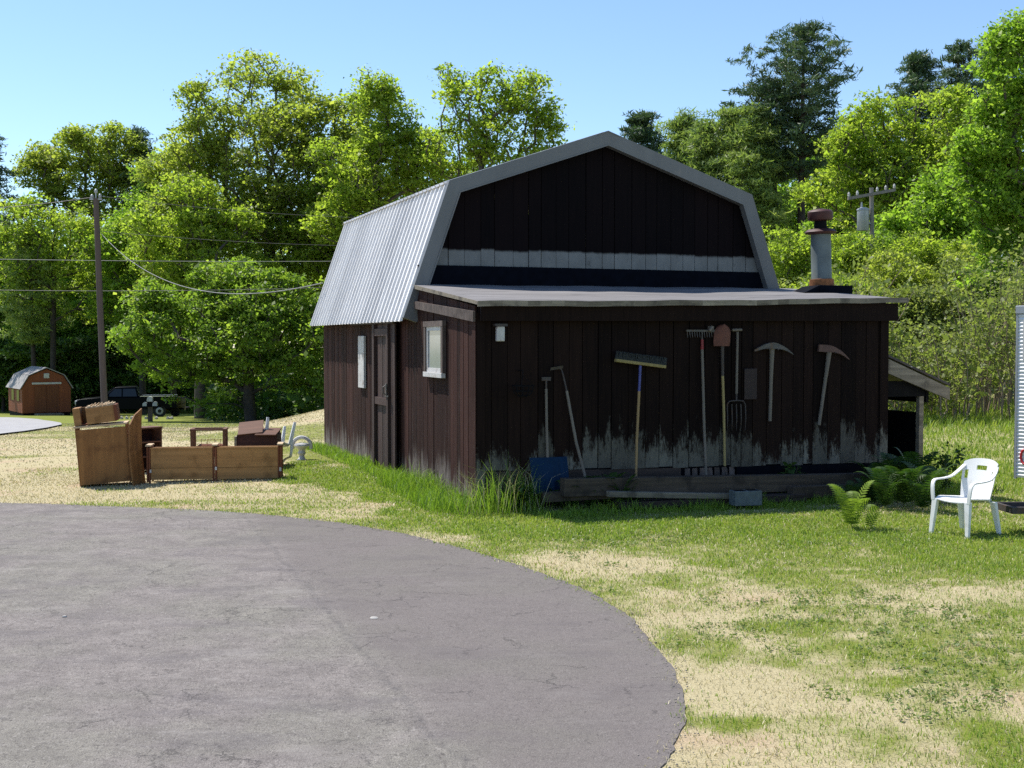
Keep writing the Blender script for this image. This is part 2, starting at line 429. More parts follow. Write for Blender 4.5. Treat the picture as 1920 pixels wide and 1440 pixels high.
def green_mask(x, y):
    x = np.asarray(x, float); y = np.asarray(y, float)
    g = np.zeros_like(x)
    n1 = fbm(x, y, 1.6, 3, 5); n2 = fbm(x, y, .45, 5, 3)
    for (cx, cy_, rx, ry, s) in GREEN:
        d = np.sqrt(((x - cx) / rx) ** 2 + ((y - cy_) / ry) ** 2) + (n1 - .5) * 2.6 + (n2 - .5) * 1.6
        g = np.maximum(g, s * (1 - sstep(.25, 1.5, d)))
    right = sstep(-.5, 3, x) * (1 - sstep(19, 30, y))
    g = np.maximum(g, right * (.25 + .55 * sstep(.36, .66, n1 * .6 + n2 * .4)))
    g = np.maximum(g, .6 * sstep(.36, .64, fbm(x * .5, y, 1.8, 9, 5)))
    for (cx, cy_, rx, ry, s) in DRY:
        d = np.sqrt(((x - cx) / rx) ** 2 + ((y - cy_) / ry) ** 2) + (n1 - .5) * 2.2 + (n2 - .5) * .8
        g = g * (1 - .85 * s * (1 - sstep(.3, 1.4, d)))
    fine = fbm(x, y, .16, 33, 2)
    g = np.clip(g, 0, 1.1) * (1 - right * .22) + right * .09 + (fine - .5) * .35 * np.minimum(1, right + .4)
    core = np.exp(-((np.asarray(y) - 15.2) / 1.3) ** 2) * sstep(-3, -1, x) * (.35 + .5 * n1)
    g = np.maximum(g, core)
    # far: green verge along the road, grass and woodland floor behind the barn
    g = np.maximum(g, sstep(46, 52, y) * (1 - sstep(-6, -2, x)) * .95)
    g = np.maximum(g, sstep(21, 27, y) * sstep(3, 6, x) * (.45 + .9 * (n1 - .5)))
    return np.clip(g, 0, 1)

def axis(lo, a, b, hi, fine, grow=1.12):
    mid = list(np.arange(a, b, fine)); up = []; s = fine; p = b
    while p < hi: up.append(p); s *= grow; p += s
    dn = []; s = fine; p = a
    while p > lo: s *= grow; p -= s; dn.append(p)
    return np.array(dn[::-1] + mid + up)
gx = axis(-400, -8, 8, 400, .11); gy = axis(-60, 5.5, 22, 700, .11)
X, Y = np.meshgrid(gx, gy)
Zg = terrain(X, Y)
V = np.stack([X, Y, Zg], -1).reshape(-1, 3)
ny, nx = X.shape
idx = np.arange(nx * ny).reshape(ny, nx)
Q = np.stack([idx[:-1, :-1], idx[:-1, 1:], idx[1:, 1:], idx[1:, :-1]], -1).reshape(-1, 4)
def ground_mat():
    t = NT('ground_soil_and_lawn')
    g = t.attr('green'); v = t.coord()
    n = t.noise(v, 3.2, 8, .65); nf = t.noise(v, 55, 4, .7); nb = t.noise(v, .8, 5, .6)
    straw = t.ramp(nf, [(.3, (.34, .285, .16)), (.55, (.45, .39, .235)), (.75, (.55, .485, .32))])
    soil = t.ramp(nf, [(.3, (.34, .24, .155)), (.7, (.54, .41, .29))])
    dry = t.mix(t.mapr(nb, .5, .68, 0, .75), straw, soil)
    grn = t.ramp(nf, [(.3, (.12, .145, .03)), (.6, (.21, .235, .05)), (.8, (.32, .31, .10))])
    f = t.mapr(t.math('ADD', g, t.math('MULTIPLY', t.math('SUBTRACT', n, .5), .8)), .25, .7)
    c = t.mix(f, dry, grn)
    t.bump(t.math('ADD', t.math('MULTIPLY', nf, 1.0), t.math('MULTIPLY', n, .6)), .7, .03)
    return t.done(c, .95, 0, .1)
ground = mesh_np('ground', V, Q, ground_mat())
a = ground.data.attributes.new('green', 'FLOAT', 'POINT'); a.data.foreach_set('value', green_mask(X, Y).ravel().astype(np.float32))
ground.data.polygons.foreach_set('use_smooth', [True] * len(ground.data.polygons))
tag(ground, kind='structure')

# asphalt driveway: its edge measured along the curve, laid on the terrain with a thin lip
def smooth_poly(P, it=2):
    for _ in range(it):
        R = [P[0]]
        for p, q in zip(P[:-1], P[1:]): R += [p * .75 + q * .25, p * .25 + q * .75]
        P = R + [P[-1]]
    return P
edge_px = [(-420, 925), (0, 945), (120, 948), (250, 955), (380, 961), (500, 970), (600, 980), (700, 993), (800, 1012), (900, 1040), (1000, 1068), (1100, 1107), (1170, 1150), (1225, 1205), (1262, 1260), (1283, 1310), (1288, 1355), (1275, 1400), (1240, 1445), (1150, 1530)]
edge = smooth_poly([on_level(*p).to_2d() for p in edge_px], 2)
E2 = []
for p, q in zip(edge[:-1], edge[1:]):
    n = max(1, int((q - p).length / .05))
    for k in range(n): E2.append(p.lerp(q, k / n))
E2 = np.array([tuple(p) for p in E2])
wob = (fbm(E2[:, 0], E2[:, 1], .5, 21, 4) - .5) * .09 + (fbm(E2[:, 0], E2[:, 1], .08, 22, 2) - .5) * .04
tan = np.gradient(E2, axis=0); tan /= np.linalg.norm(tan, axis=1)[:, None]
E2 = E2 + np.stack([-tan[:, 1], tan[:, 0]], 1) * wob[:, None]
EDGE = E2.copy()
DRIVE_LIP = .009
def asphalt_mat():
    t = NT('faded_asphalt'); v = t.coord()
    big = t.noise(v, .55, 5, .6); mid = t.noise(v, 3.5, 6, .65); fine = t.noise(v, 120, 3, .7); agg = t.voro(v, 90, 'F1')
    c = t.ramp(mid, [(.3, (.166, .147, .136)), (.7, (.276, .246, .227))])
    c = t.mix(t.mapr(big, .42, .6, 0, .7), c, t.ramp(mid, [(.3, (.170, .161, .135)), (.7, (.262, .249, .206))]))
    c = t.mix(t.mapr(fine, .42, .64, 0, .75), c, (.075, .067, .067))
    c = t.mix(t.mapr(t.noise(t.coord((1, 1, 1)), 22, 5, .8), .50, .64, 0, .6), c, (.092, .082, .076))
    c = t.mix(t.mapr(t.noise(t.coord((1, .6, 1)), 48, 3, .7), .58, .68, 0, .75), c, (.06, .053, .05))
    c = t.mix(t.mapr(t.noise(t.coord((.8, .5, 1)), 40, 3, .7), .6, .7, 0, .5), c, (.33, .305, .28))
    c = t.mix(t.mapr(t.noise(t.coord((.7, 1.6, 1)), 1.1, 5, .65), .5, .68, 0, .5), c, (.115, .102, .104))
    c = t.mix(t.mapr(t.noise(t.coord((.5, 1.2, 1)), 2.3, 6, .7), .54, .7, 0, .5), c, (.25, .23, .213))
    c = t.mix(t.mapr(t.noise(v, 75, 3, .6), .6, .72, 0, .7), c, (.36, .34, .325))
    xs = t.sep(v)
    # seam between two passes of the paver, running away from the viewer
    ln = t.math('ADD', t.math('ADD', xs[0], t.math('MULTIPLY', xs[1], .345)), t.math('MULTIPLY', t.math('SUBTRACT', t.noise(v, 1.3, 4, .6), .5), .22))
    side = t.mapr(ln, 1.9, 2.25, 0, 1)
    c = t.mix(t.math('MULTIPLY', side, t.mapr(mid, .2, .8, .3, .68)), c, (.125, .109, .104))
    seam = t.math('SUBTRACT', 1.0, t.mapr(t.math('ABSOLUTE', t.math('SUBTRACT', ln, 1.98)), .004, .06))
    c = t.mix(t.math('MULTIPLY', seam, t.mapr(t.noise(v, 14, 5, .7), .42, .66, .05, .55)), c, (.07, .066, .067))
    # hairline cracks
    wv = t.vadd(v, t.comb(t.math('MULTIPLY', t.noise(v, 1.6, 6, .7), 1.1), t.math('MULTIPLY', t.noise(t.vadd(v, (7, 3, 1)), 1.6, 6, .7), 1.1), 0.0))
    cr = t.math('SUBTRACT', 1.0, t.mapr(t.voro(wv, .75), .002, .010))
    cr = t.math('MULTIPLY', cr, t.mapr(t.noise(v, 1.7, 4), .52, .64))
    wv2 = t.vadd(v, t.comb(t.math('MULTIPLY', t.noise(v, 5, 6, .7), .35), t.math('MULTIPLY', t.noise(t.vadd(v, (3, 9, 2)), 5, 6, .7), .35), 0.0))
    cr2 = t.math('SUBTRACT', 1.0, t.mapr(t.voro(wv2, 2.3), .004, .016))
    cr2 = t.math('MULTIPLY', cr2, t.mapr(t.noise(t.vadd(v, (4, 4, 4)), 1.6, 5), .54, .64))
    crk = t.math('MAXIMUM', cr, t.math('MULTIPLY', cr2, .8))
    c = t.mix(t.math('MULTIPLY', crk, .5), c, (.05, .046, .045))
    h = t.math('SUBTRACT', t.math('ADD', t.math('MULTIPLY', agg, .5), t.math('MULTIPLY', fine, .8)), t.math('MULTIPLY', crk, 1.5))
    t.bump(h, .55, .012)
    return t.done(c, .9, 0, .2)
def asphalt_sheet(name, poly, mat, dz):
    bm = bmesh.new()
    # fan of strips from a far corner behind the camera
    vs = [bm.verts.new((x, y, gz(x, y) + dz)) for x, y in poly]
    f = bm.faces.new(vs)
    bmesh.ops.triangulate(bm, faces=[f])
    low = [bm.verts.new((v.co.x, v.co.y, v.co.z - .06)) for v in vs]
    for i in range(len(vs)):
        j = (i + 1) % len(vs)
        bm.faces.new((vs[i], low[i], low[j], vs[j]))
    bmesh.ops.recalc_face_normals(bm, faces=bm.faces)
    me = bpy.data.meshes.new(name); bm.to_mesh(me); bm.free(); me.materials.append(mat)
    o = bpy.data.objects.new(name, me); COL.objects.link(o)
    return o
M['asphalt'] = asphalt_mat()
poly = [tuple(p) for p in E2] + [(1.0, 3.0), (2.0, -20), (-30, -20), (-30, 14)]
drive = asphalt_sheet('driveway', poly, M['asphalt'], DRIVE_LIP)
tag(drive, kind='structure')

def road_mat():
    t = NT('pale_road'); v = t.coord(); n = t.noise(v, 2, 5)
    return t.done(t.ramp(n, [(.3, (.26, .255, .26)), (.7, (.34, .335, .335))]), .9)
road_px = [(-260, 790), (-120, 784.5), (0, 784), (50, 786), (95, 791), (122, 797), (95, 803), (60, 809), (0, 817), (-120, 829), (-260, 840)]
def on_terrain(px, py):
    d = ray(px, py); lo, hi = 5.0, 400.0
    f = lambda t: EYE + d.z * t - gz(d.x * t, d.y * t)
    tt = 5.0
    while tt < 400 and f(tt) > 0: tt += .5
    lo, hi = tt - .5, tt
    for _ in range(30):
        m_ = (lo + hi) / 2
        if f(m_) > 0: lo = m_
        else: hi = m_
    return Vector((d.x * lo, d.y * lo, EYE + d.z * lo))
rp = [on_terrain(*p) for p in road_px]
road_poly = smooth_poly([p.to_2d() for p in rp] + [rp[0].to_2d()], 1)
rd = []
for p, q in zip(road_poly[:-1], road_poly[1:]):
    n = max(1, int((q - p).length / 2))
    for k in range(n): rd.append(tuple(p.lerp(q, k / n)))
rg = MB()
cxr = np.mean([p[0] for p in rd]); cyr = np.mean([p[1] for p in rd])
rings = []
for s in (1.0, .75, .5, .25, .02):
    rings.append([(cxr + (x - cxr) * s, cyr + (y - cyr) * s) for x, y in rd])
n_r = len(rd)
vs = [(x, y, gz(x, y) + .06) for r in rings for x, y in r]
fs = [(i * n_r + k, i * n_r + (k + 1) % n_r, (i + 1) * n_r + (k + 1) % n_r, (i + 1) * n_r + k) for i in range(4) for k in range(n_r)] + [tuple(4 * n_r + k for k in range(n_r))]
rg.add(vs, fs)
tag(rg.build('road', road_mat()), kind='structure')

# ------------------------------------------------------------------ the barn
K_YAW = .358
barn = thing('barn', 'dark weathered brown board barn with grey gambrel metal roof and lean-to front', 'barn', (-.458, 16.35, .165), K_YAW)
BM = Matrix.Translation((-.458, 16.35, .165)) @ Matrix.Rotation(K_YAW, 4, 'Z')
BI = BM.inverted()
def b_plane(px, py, ax, val):     # where a sight line meets a plane of the barn, in the barn's own metres
    o = BI @ Vector((0, 0, EYE)); d = BI.to_3x3() @ ray(px, py)
    t = (val - o[ax]) / d[ax]; return o + d * t
W, D1, D2, UC, HB, HE, ZA, ZB, ZE = 6.526, 2.782, 10.096, 3.2015, 2.67, 3.408, 5.487, 4.575, 2.465

def lerp(a, b, t): return a + (b - a) * t
def roof_z(u):   # underside of the gambrel
    d = abs(u - UC)
    z = lerp(ZA, ZB, d / HB) if d < HB else lerp(ZB, ZE, (d - HB) / (HE - HB))
    return z - .13
def lean_z(v, u):   # underside of the lean-to roof
    return lerp(lerp(2.63, 2.75, u / W), lerp(2.98, 3.02, u / W), (v + .2) / (D1 + .2)) - .06

def boards(a0, a1, bot, top, frame, wmin=.16, wmax=.27, th=.028, seed=1):
    r = random.Random(seed); mb = MB(); a = a0
    while a < a1 - .02:
        wd = r.uniform(wmin, wmax); b = min(a + wd, a1)
        if a1 - b < .07: b = a1
        g = .008 if r.random() < .7 else .016
        j = r.uniform(0, .009)
        la, lb = a + g / 2, b - g / 2
        z0a, z1a, z1b = bot(a) + r.uniform(-.015, .015), top(la), top(lb)
        P = [(la, -th + j, z0a), (lb, -th + j, z0a), (lb, j, z0a), (la, j, z0a), (la, -th + j, z1a), (lb, -th + j, z1b), (lb, j, z1b), (la, j, z1a)]
        mb.hexa([frame(*p) for p in P]); a = b
    return mb
# front of the lean-to; the skirting board below it is a board of its own
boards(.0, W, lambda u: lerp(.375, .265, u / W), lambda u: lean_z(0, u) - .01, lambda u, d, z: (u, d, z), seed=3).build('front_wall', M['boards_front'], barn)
mb = MB()
mb.hexa([(.02, -.015, -.16), (3.05, -.015, -.22), (3.05, .0, -.22), (.02, .0, -.16), (.02, -.015, .37), (3.05, -.015, .315), (3.05, .0, .315), (.02, .0, .37)])
mb.build('skirting_board', M['old_timber'], barn)
mb = MB()
mb.hexa([(3.95, -.03, -.22), (W, -.03, -.24), (W, .0, -.24), (3.95, .0, -.22), (3.95, -.03, .298), (W, -.03, .262), (W, .0, .262), (3.95, .0, .298)])
mb.build('skirting_board', M['tar'], barn)
# rotted broken boards between the skirtings
mb = MB(); r = random.Random(5)
for i in range(7):
    u = 3.1 + i * .12
    mb.hexa([(u, -.02, -.2), (u + .1, -.02, -.2), (u + .1, -.0, -.2), (u, -.0, -.2), (u + .02, -.03, .30 - r.random() * .3), (u + .1, -.03, .30 - r.random() * .25), (u + .1, -.005, .30), (u + .02, -.005, .30)])
mb.build('rotted_board', M['old_timber_z'], barn)
MB().box(.06, W - .06, .01, .03, -.2, 2.6).build('inner_lining', M['tar'], barn)
# left side: one run of boards from the lean-to's corner to the barn's far corner
def side_top(v): return lean_z(v, 0) - .012 if v < D1 else ZE + .22
boards(.03, D2 - .28, lambda v: lerp(.02, -.16, min(v / 3, 1)), side_top, lambda a, d, z: (d, a, z), .13, .24, seed=8).build('side_wall', M['boards_side'], barn)
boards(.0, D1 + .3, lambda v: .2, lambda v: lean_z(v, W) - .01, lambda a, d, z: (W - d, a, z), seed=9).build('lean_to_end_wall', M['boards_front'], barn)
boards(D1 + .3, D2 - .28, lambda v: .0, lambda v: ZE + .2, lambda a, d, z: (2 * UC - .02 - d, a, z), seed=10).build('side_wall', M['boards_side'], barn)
boards(.1, 2 * UC - .1, lambda u: .0, lambda u: roof_z(u), lambda a, d, z: (a, D2 - .3 - d, z), seed=12).build('rear_wall', M['boards_side'], barn)
# corner boards
mb = MB(); mb.box(-.045, .085, -.045, -.03, .06, 2.5); mb.build('corner_board', M['boards_front'], barn)
mb = MB(); mb.box(-.048, -.029, -.045, .09, .06, 2.45); mb.build('corner_board', M['boards_side'], barn)
mb = MB(); mb.box(W - .1, W + .045, -.045, -.03, -.2, 2.5); mb.build('corner_board', M['boards_front'], barn)
# gable
def gab_frame(u, d, z): return (u, D1 + .2 + d, z)
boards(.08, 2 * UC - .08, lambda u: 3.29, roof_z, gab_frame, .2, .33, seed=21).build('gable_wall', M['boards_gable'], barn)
MB().box(.02, 2 * UC - .02, D1 + .12, D1 + .165, 2.92, 3.30).build('flashing_board', M['tar'], barn)
MB().box(.1, 2 * UC - .1, D1 + .21, D1 + .24, 2.2, 3.29).build('inner_lining', M['tar'], barn)

# gambrel roof: ribbed sheets, two slopes a side
def ribbed(p0, p1, v0, v1, pitch=.235, rib=.034, out=(0, 0)):
    """p0 upper edge (u,z), p1 lower edge; ribs run down the slope"""
    d = Vector((p1[0] - p0[0], p1[1] - p0[1])); nrm = Vector((-d.y, d.x)).normalized()
    if nrm.y < 0: nrm = -nrm
    prof = []; v = v0
    while v < v1 - 1e-6:
        for dv, h in ((0, 0), (.022, rib), (.052, rib), (.074, 0)):
            if v + dv < v1: prof.append((v + dv, h))
        v += pitch
    prof.append((v1, 0))
    vs = []
    for lay in (0, -.006):
        for (vv, h) in prof:
            for p in (p0, p1):
                q = Vector(p) + nrm * (.02 + h + lay); vs.append((q.x, vv, q.y))
    n = len(prof); fs = []
    for i in range(n - 1):
        a = 2 * i; b = 2 * n + 2 * i
        fs.append((a, a + 1, a + 3, a + 2)); fs.append((b, b + 2, b + 3, b + 1))
        fs.append((a + 1, b + 1, b + 3, a + 3)); fs.append((a, a + 2, b + 2, b))
    fs.append((0, 2 * n, 2 * n + 1, 1)); e = 2 * (n - 1); fs.append((e, e + 1, 2 * n + e + 1, 2 * n + e))
    return MB().add(vs, fs)
EX = .055
for s in (-1, 1):
    b = (UC + s * HB, ZB); e = (UC + s * HE, ZE)
    dl = (Vector(e) - Vector(b)).normalized()
    e2 = tuple(Vector(e) + dl * .05)
    ribbed(b, e2, D1 + .13, D2).build('lower_roof', M['roof_metal'], barn)
    du = (Vector(b) - Vector((UC, ZA))).normalized()
    ribbed((UC, ZA), tuple(Vector(b) + du * .07), D1 + .13, D2 + .05).build('upper_roof', M['roof_metal'], barn)
    # deck under the sheets
    n = Vector((-dl.y, dl.x)); n = n if n.y < 0 else -n
    pts = [b, e, tuple(Vector(e) + n * .05), tuple(Vector(b) + n * .05)]
    MB().prism(pts, D1 + .14, D2 - .02).build('roof_deck', M['old_timber'], barn)
    n2 = Vector((-du.y, du.x)); n2 = n2 if n2.y < 0 else -n2
    MB().prism([(UC, ZA - .002), b, tuple(Vector(b) + n2 * .05), (UC, ZA - .06)], D1 + .14, D2 - .02).build('roof_deck', M['old_timber'], barn)
# ridge cap
MB().prism([(UC - .2, ZA - .045), (UC, ZA + .03), (UC + .2, ZA - .045), (UC, ZA + .045)], D1 - .01, D2 + .06).build('ridge_cap', M['trim_metal'], barn)
# grey barge trim round the gable
out_ = [(UC - HE, ZE), (UC - HB, ZB), (UC, ZA), (UC + HB, ZB), (UC + HE, ZE)]
def offset(pl, d):
    R = []
    for i, p in enumerate(pl):
        ns = []
        for a, b in ((i - 1, i), (i, i + 1)):
            if a >= 0 and b < len(pl):
                t = (Vector(pl[b]) - Vector(pl[a])).normalized(); ns.append(Vector((t.y, -t.x)))
        m_ = sum(ns, Vector((0, 0))).normalized(); R.append(tuple(Vector(p) + m_ * d / m_.dot(ns[0])))
    return R
o1 = offset(out_, -.045); i1 = offset(out_, .185)
for k in range(4):
    MB().prism([o1[k], i1[k], i1[k + 1], o1[k + 1]], D1, D1 + .125).build('gable_trim', M['trim_metal'], barn)
    lip = offset(out_, .165)
    MB().prism([lip[k], i1[k], i1[k + 1], lip[k + 1]], D1 - .012, D1 - .001).build('trim_lip', M['trim_metal'], barn)

# lean-to roof
def lr(u, v):
    z = lean_z(v, u) + .06 - .018 * math.sin(PI * min(max(u / W, 0), 1)) * (1 - (v + .2) / 3.2)
    return (u, v, z + .004 * math.sin(u * 2.7) + .003 * math.sin(u * 7.1))
us = np.linspace(-.07, W + .27, 40); vv = [-.2, .6, 1.4, 2.2, D1 + .19]
MB().sheet([[lr(u, v) for u in us] for v in vv], -.03).build('lean_to_roof', M['roll_roof'], barn)
mb = MB()
for a, b in zip(us[:-1], us[1:]):
    p, q = lr(a, -.2), lr(b, -.2)
    mb.hexa([(a, -.218, p[2] - .055), (b, -.218, q[2] - .055), (b, -.203, q[2] - .055), (a, -.203, p[2] - .055), (a, -.218, p[2] + .02), (b, -.218, q[2] + .02), (b, -.203, q[2] + .02), (a, -.203, p[2] + .02)])
mb.build('drip_edge', M['grey_timber'], barn)
mb = MB()
mb.hexa([(.0, -.15, 2.385), (W + .13, -.15, 2.42), (W + .13, -.10, 2.42), (.0, -.10, 2.385), (.0, -.15, 2.61), (W + .13, -.15, 2.685), (W + .13, -.10, 2.685), (.0, -.10, 2.61)])
mb.build('fascia_beam', M['boards_front'], barn)
for u in np.linspace(.05, W, 9):
    MB().box(u - .025, u + .025, -.097, .02, 2.43, 2.58).build('rafter_end', M['old_timber'], barn)
mb = MB()
mb.hexa([(-.085, -.05, 2.375), (-.05, -.05, 2.375), (-.05, D1 + .02, 2.62), (-.085, D1 + .02, 2.62), (-.085, -.05, 2.515), (-.05, -.05, 2.515), (-.05, D1 + .02, 2.73), (-.085, D1 + .02, 2.73)])
mb.build('rake_board', M['old_timber_z'], barn)
mb = MB()
mb.hexa([(-.075, -.19, 2.60), (-.068, -.19, 2.60), (-.068, D1 + .1, 2.93), (-.075, D1 + .1, 2.93), (-.075, -.19, 2.645), (-.068, -.19, 2.645), (-.068, D1 + .1, 2.99), (-.075, D1 + .1, 2.99)])
mb.build('roof_edge_strip', M['grey_timber'], barn)

# small window in the side of the lean-to
wv0, wv1, wz0, wz1 = 1.40, 2.17, 1.66, 2.33
mb = MB(); x0, x1 = -.085, -.03
mb.box(x0, x1, wv0 - .09, wv0, wz0, wz1); mb.box(x0, x1, wv1, wv1 + .09, wz0, wz1); mb.box(x0 - .004, x1, wv0 - .10, wv1 + .10, wz1, wz1 + .08)
wf = mb.build('window', M['old_timber_z'], barn)
mb = MB()
mb.box(-.066, -.034, wv0, wv0 + .055, wz0, wz1); mb.box(-.066, -.034, wv1 - .055, wv1, wz0, wz1); mb.box(-.068, -.034, wv0 + .055, wv1 - .055, wz0, wz0 + .06); mb.box(-.068, -.034, wv0 + .055, wv1 - .055, wz1 - .06, wz1)
mb.build('sash', M['white_paint'], wf)
MB().box(-.05, -.036, wv0 + .055, wv1 - .055, wz0 + .06, wz1 - .06).build('pane', M['pane'], wf)
MB().box(-.10, -.034, wv0 - .08, wv1 + .08, wz0 - .075, wz0 - .003).build('sill', M['white_paint'], wf, bevel=.004)
# narrow upright window strip in the barn's side
s0 = b_plane(672, 630, 0, -.06); s1 = b_plane(684, 728, 0, -.06)
MB().box(-.075, -.03, s1.y + .02, s0.y - .02, s1.z, s0.z).build('narrow_window', M['white_paint'], barn, bevel=.005)
# sliding door hung proud of the side wall, ajar
mb = boards(3.72, 5.02, lambda v: -.17, lambda v: 2.42, lambda a, d, z: (-.115 + d, a, z), .15, .2, seed=31)
door = mb.build('sliding_door', M['door_wood'], barn)
mb = MB(); mb.box(-.19, -.145, 4.9, 5.03, -.18, 2.42); mb.box(-.185, -.145, 4.0, 4.1, -.18, 2.42); mb.box(-.18, -.146, 4.1, 4.9, 1.05, 1.17); mb.box(-.18, -.146, 4.1, 4.9, 2.2, 2.32)
mb.build('batten', M['door_wood'], door)
mb = MB(); mb.box(-.205, -.187, 4.02, 4.08, 1.22, 1.42); mb.tube([(-.205, 4.05, 1.24), (-.25, 4.05, 1.27), (-.25, 4.05, 1.36), (-.205, 4.05, 1.39)], .011, 6); mb.box(-.2, -.187, 3.93, 4.13, 1.20, 1.225)
mb.build('latch', M['grey_iron'], door)
mb = MB(); mb.box(-.2, -.175, 3.6, 6.6, 2.40, 2.47); mb.box(-.175, -.03, 3.7, 3.75, 2.41, 2.46); mb.box(-.175, -.03, 6.4, 6.45, 2.41, 2.46)
mb.build('door_track', M['old_timber'], barn)
# lamp under the fascia at the front's left end
l0 = b_plane(930, 612, 1, -.06); l1 = b_plane(945, 640, 1, -.06)
mb = MB(); mb.box(l0.x, l1.x, -.10, -.03, l1.z, l0.z)
lp = mb.build('wall_lamp', M['white_paint'], barn, bevel=.012)
MB().box(l0.x - .03, l1.x + .03, -.12, -.028, l0.z + .002, l0.z + .035).build('lamp_hood', M['iron'], lp)

# stove vent on the lean-to roof
vc = b_plane(1541, 545, 1, 1.75)
vz = lr(vc.x, 1.75)[2]
def vent(prof, name, m_, par, n=28, tilt=True):
    mb = MB(); mb.M = Matrix.Translation((vc.x, 1.75, vz)) @ Matrix.Rotation(-.035, 4, 'Y')
    return mb.lathe(prof, n).build(name, m_, par, smooth=True)
ch = vent([(.185, .06), (.19, .12), (.165, .17), (.163, .98)], 'stove_vent', M['galv'], barn)
vent([(.197, .08), (.20, .12), (.197, .21), (.17, .215)], 'rust_band', M['rust'], ch)
vent([(.175, .945), (.24, .955), (.262, .985), (.21, 1.03), (.11, 1.045)], 'collar', M['cap_red'], ch)
vent([(.105, 1.03), (.10, 1.2)], 'neck', M['black'], ch)
vent([(.12, 1.165), (.19, 1.18), (.205, 1.215), (.205, 1.31), (.17, 1.345), (.05, 1.365)], 'rain_cap', M['cap_red'], ch)
mb = MB(); mb.M = Matrix.Translation((vc.x, 1.75, vz))
mb.box(-.22, .42, -.26, .2, -.04, .10)
mb.prism([(-.5, -.02), (-.225, -.02), (-.225, .10)], -.26, .2)
mb.build('vent_base', M['tar'], ch, bevel=.01)

# wood shelter against the right end
s_t = b_plane(1660, 672, 1, .08); s_b = b_plane(1780, 728, 1, .08)
mb = MB()
mb.sheet([[(W + .03, v, 1.90), (W + 1.25, v, 1.42)] for v in (.02, .7, 1.4, 2.2)], .035)
sr = mb.build('shelter_roof', M['iron'], barn)
mb = MB()
mb.hexa([(W + .04, .0, 1.64), (W + 1.24, .0, 1.20), (W + 1.24, .05, 1.20), (W + .04, .05, 1.64), (W + .04, .0, 1.86), (W + 1.24, .0, 1.385), (W + 1.24, .05, 1.385), (W + .04, .05, 1.86)])
mb.build('barge_board', M['grey_timber'], sr)
for v in (.12, 2.1):
    MB().box(W + .76, W + .84, v, v + .08, -.3, 1.46).build('shelter_post', M['grey_timber'], barn)
MB().box(W + .03, W + .9, .115, .2, 1.26, 1.50).build('shelter_beam', M['black'], barn)
MB().box(W + .87, W + .92, .1, 2.2, 1.16, 1.36).build('shelter_beam', M['black'], barn)
mb = MB()
P0, P1 = Vector((W + .05, 2.0, -.2)), Vector((W + .85, 2.0, .95))
for k in range(-9, 10):
    for s in (-1, 1):
        a, b = [], []
        # clip diagonal to the panel
        pts = []
        for t in np.linspace(-2, 2, 161):
            x = .4 + t * .7071 + k * .105; z = .575 + s * t * .7071
            if 0 <= x <= .8 and 0 <= z <= 1.15: pts.append((x, z))
        if len(pts) > 3:
            (xa, za), (xb, zb) = pts[0], pts[-1]; d = Vector((xb - xa, zb - za)).normalized(); n_ = Vector((-d.y, d.x)) * .026
            yy = 2.0 + (.0 if s > 0 else .009)
            mb.prism([(W + .05 + xa + n_.x, za - .2 + n_.y), (W + .05 + xa - n_.x, za - .2 - n_.y), (W + .05 + xb - n_.x, zb - .2 - n_.y), (W + .05 + xb + n_.x, zb - .2 + n_.y)], yy, yy + .008)
mb.build('lattice_panel', M['black'], barn)
MB().box(W + .05, W + .86, 2.03, 2.06, -.3, .72).build('dark_backing', M['black'], barn)  # black sheet added so the lattice openings read as dark shade
MB().box(W + .87, W + .89, .25, 2.2, -.3, 1.0).build('dark_backing', M['black'], barn)  # second added black sheet, keeps the inside of the shelter dark
for k, (u_, l_) in enumerate(((.2, .3), (.45, -.25))):
    MB().tube([(W + u_, 1.2, -.1), (W + u_ + l_, 1.3, 1.1)], .03, 6).build('stored_pole', M['black'], barn)
mb = MB(); mb.M = Matrix.Translation((W + .52, .12, 1.715)) @ Matrix.Rotation(.38, 4, 'Y')
o = mb.lathe([(.02, .0), (.1, .004), (.105, .012), (.06, .02)], 20).build('lid', M['white_plastic'], None, smooth=True)
o.matrix_world = BM
tag(o, 'small white round lid lying on the shelter roof beside the barn', 'lid')

# ------------------------------------------------------------------ tools hung or leaned on the front wall (barn metres)
def wall_thing(name, label, cat, group=None):
    o = thing(name, label, cat, group=group); o.matrix_world = BM; return o
TG = 'hand tools along the front wall'
Y0 = -.045
# blue snow shovel standing on its blade
t = wall_thing('snow_shovel', 'snow shovel with broad ribbed blue blade standing against dark boards', 'shovel', TG)
mb = MB(); n = 15
g = []
for i in range(7):
    z = .06 + .48 * i / 6
    g.append([(.715 + .545 * k / (n - 1), -.17 + .10 * (i / 6) ** 1.4 - .03 * math.sin(PI * k / (n - 1)) + (.008 if k % 2 else 0), z) for k in range(n)])
mb.sheet(g, .008); mb.build('blade', M['blue_plastic'], t)
MB().tube([(.978, -.085, .40), (.972, -.055, .9), (.966, -.05, 1.47)], [.021, .02, .019], 10).build('handle', M['handle'], t, smooth=True)
mb = MB(); mb.box(.90, 1.03, -.065, -.03, 1.58, 1.63); mb.tube([(.966, -.048, 1.46), (.966, -.048, 1.6)], .015, 8)
mb.build('grip', M['iron'], t)
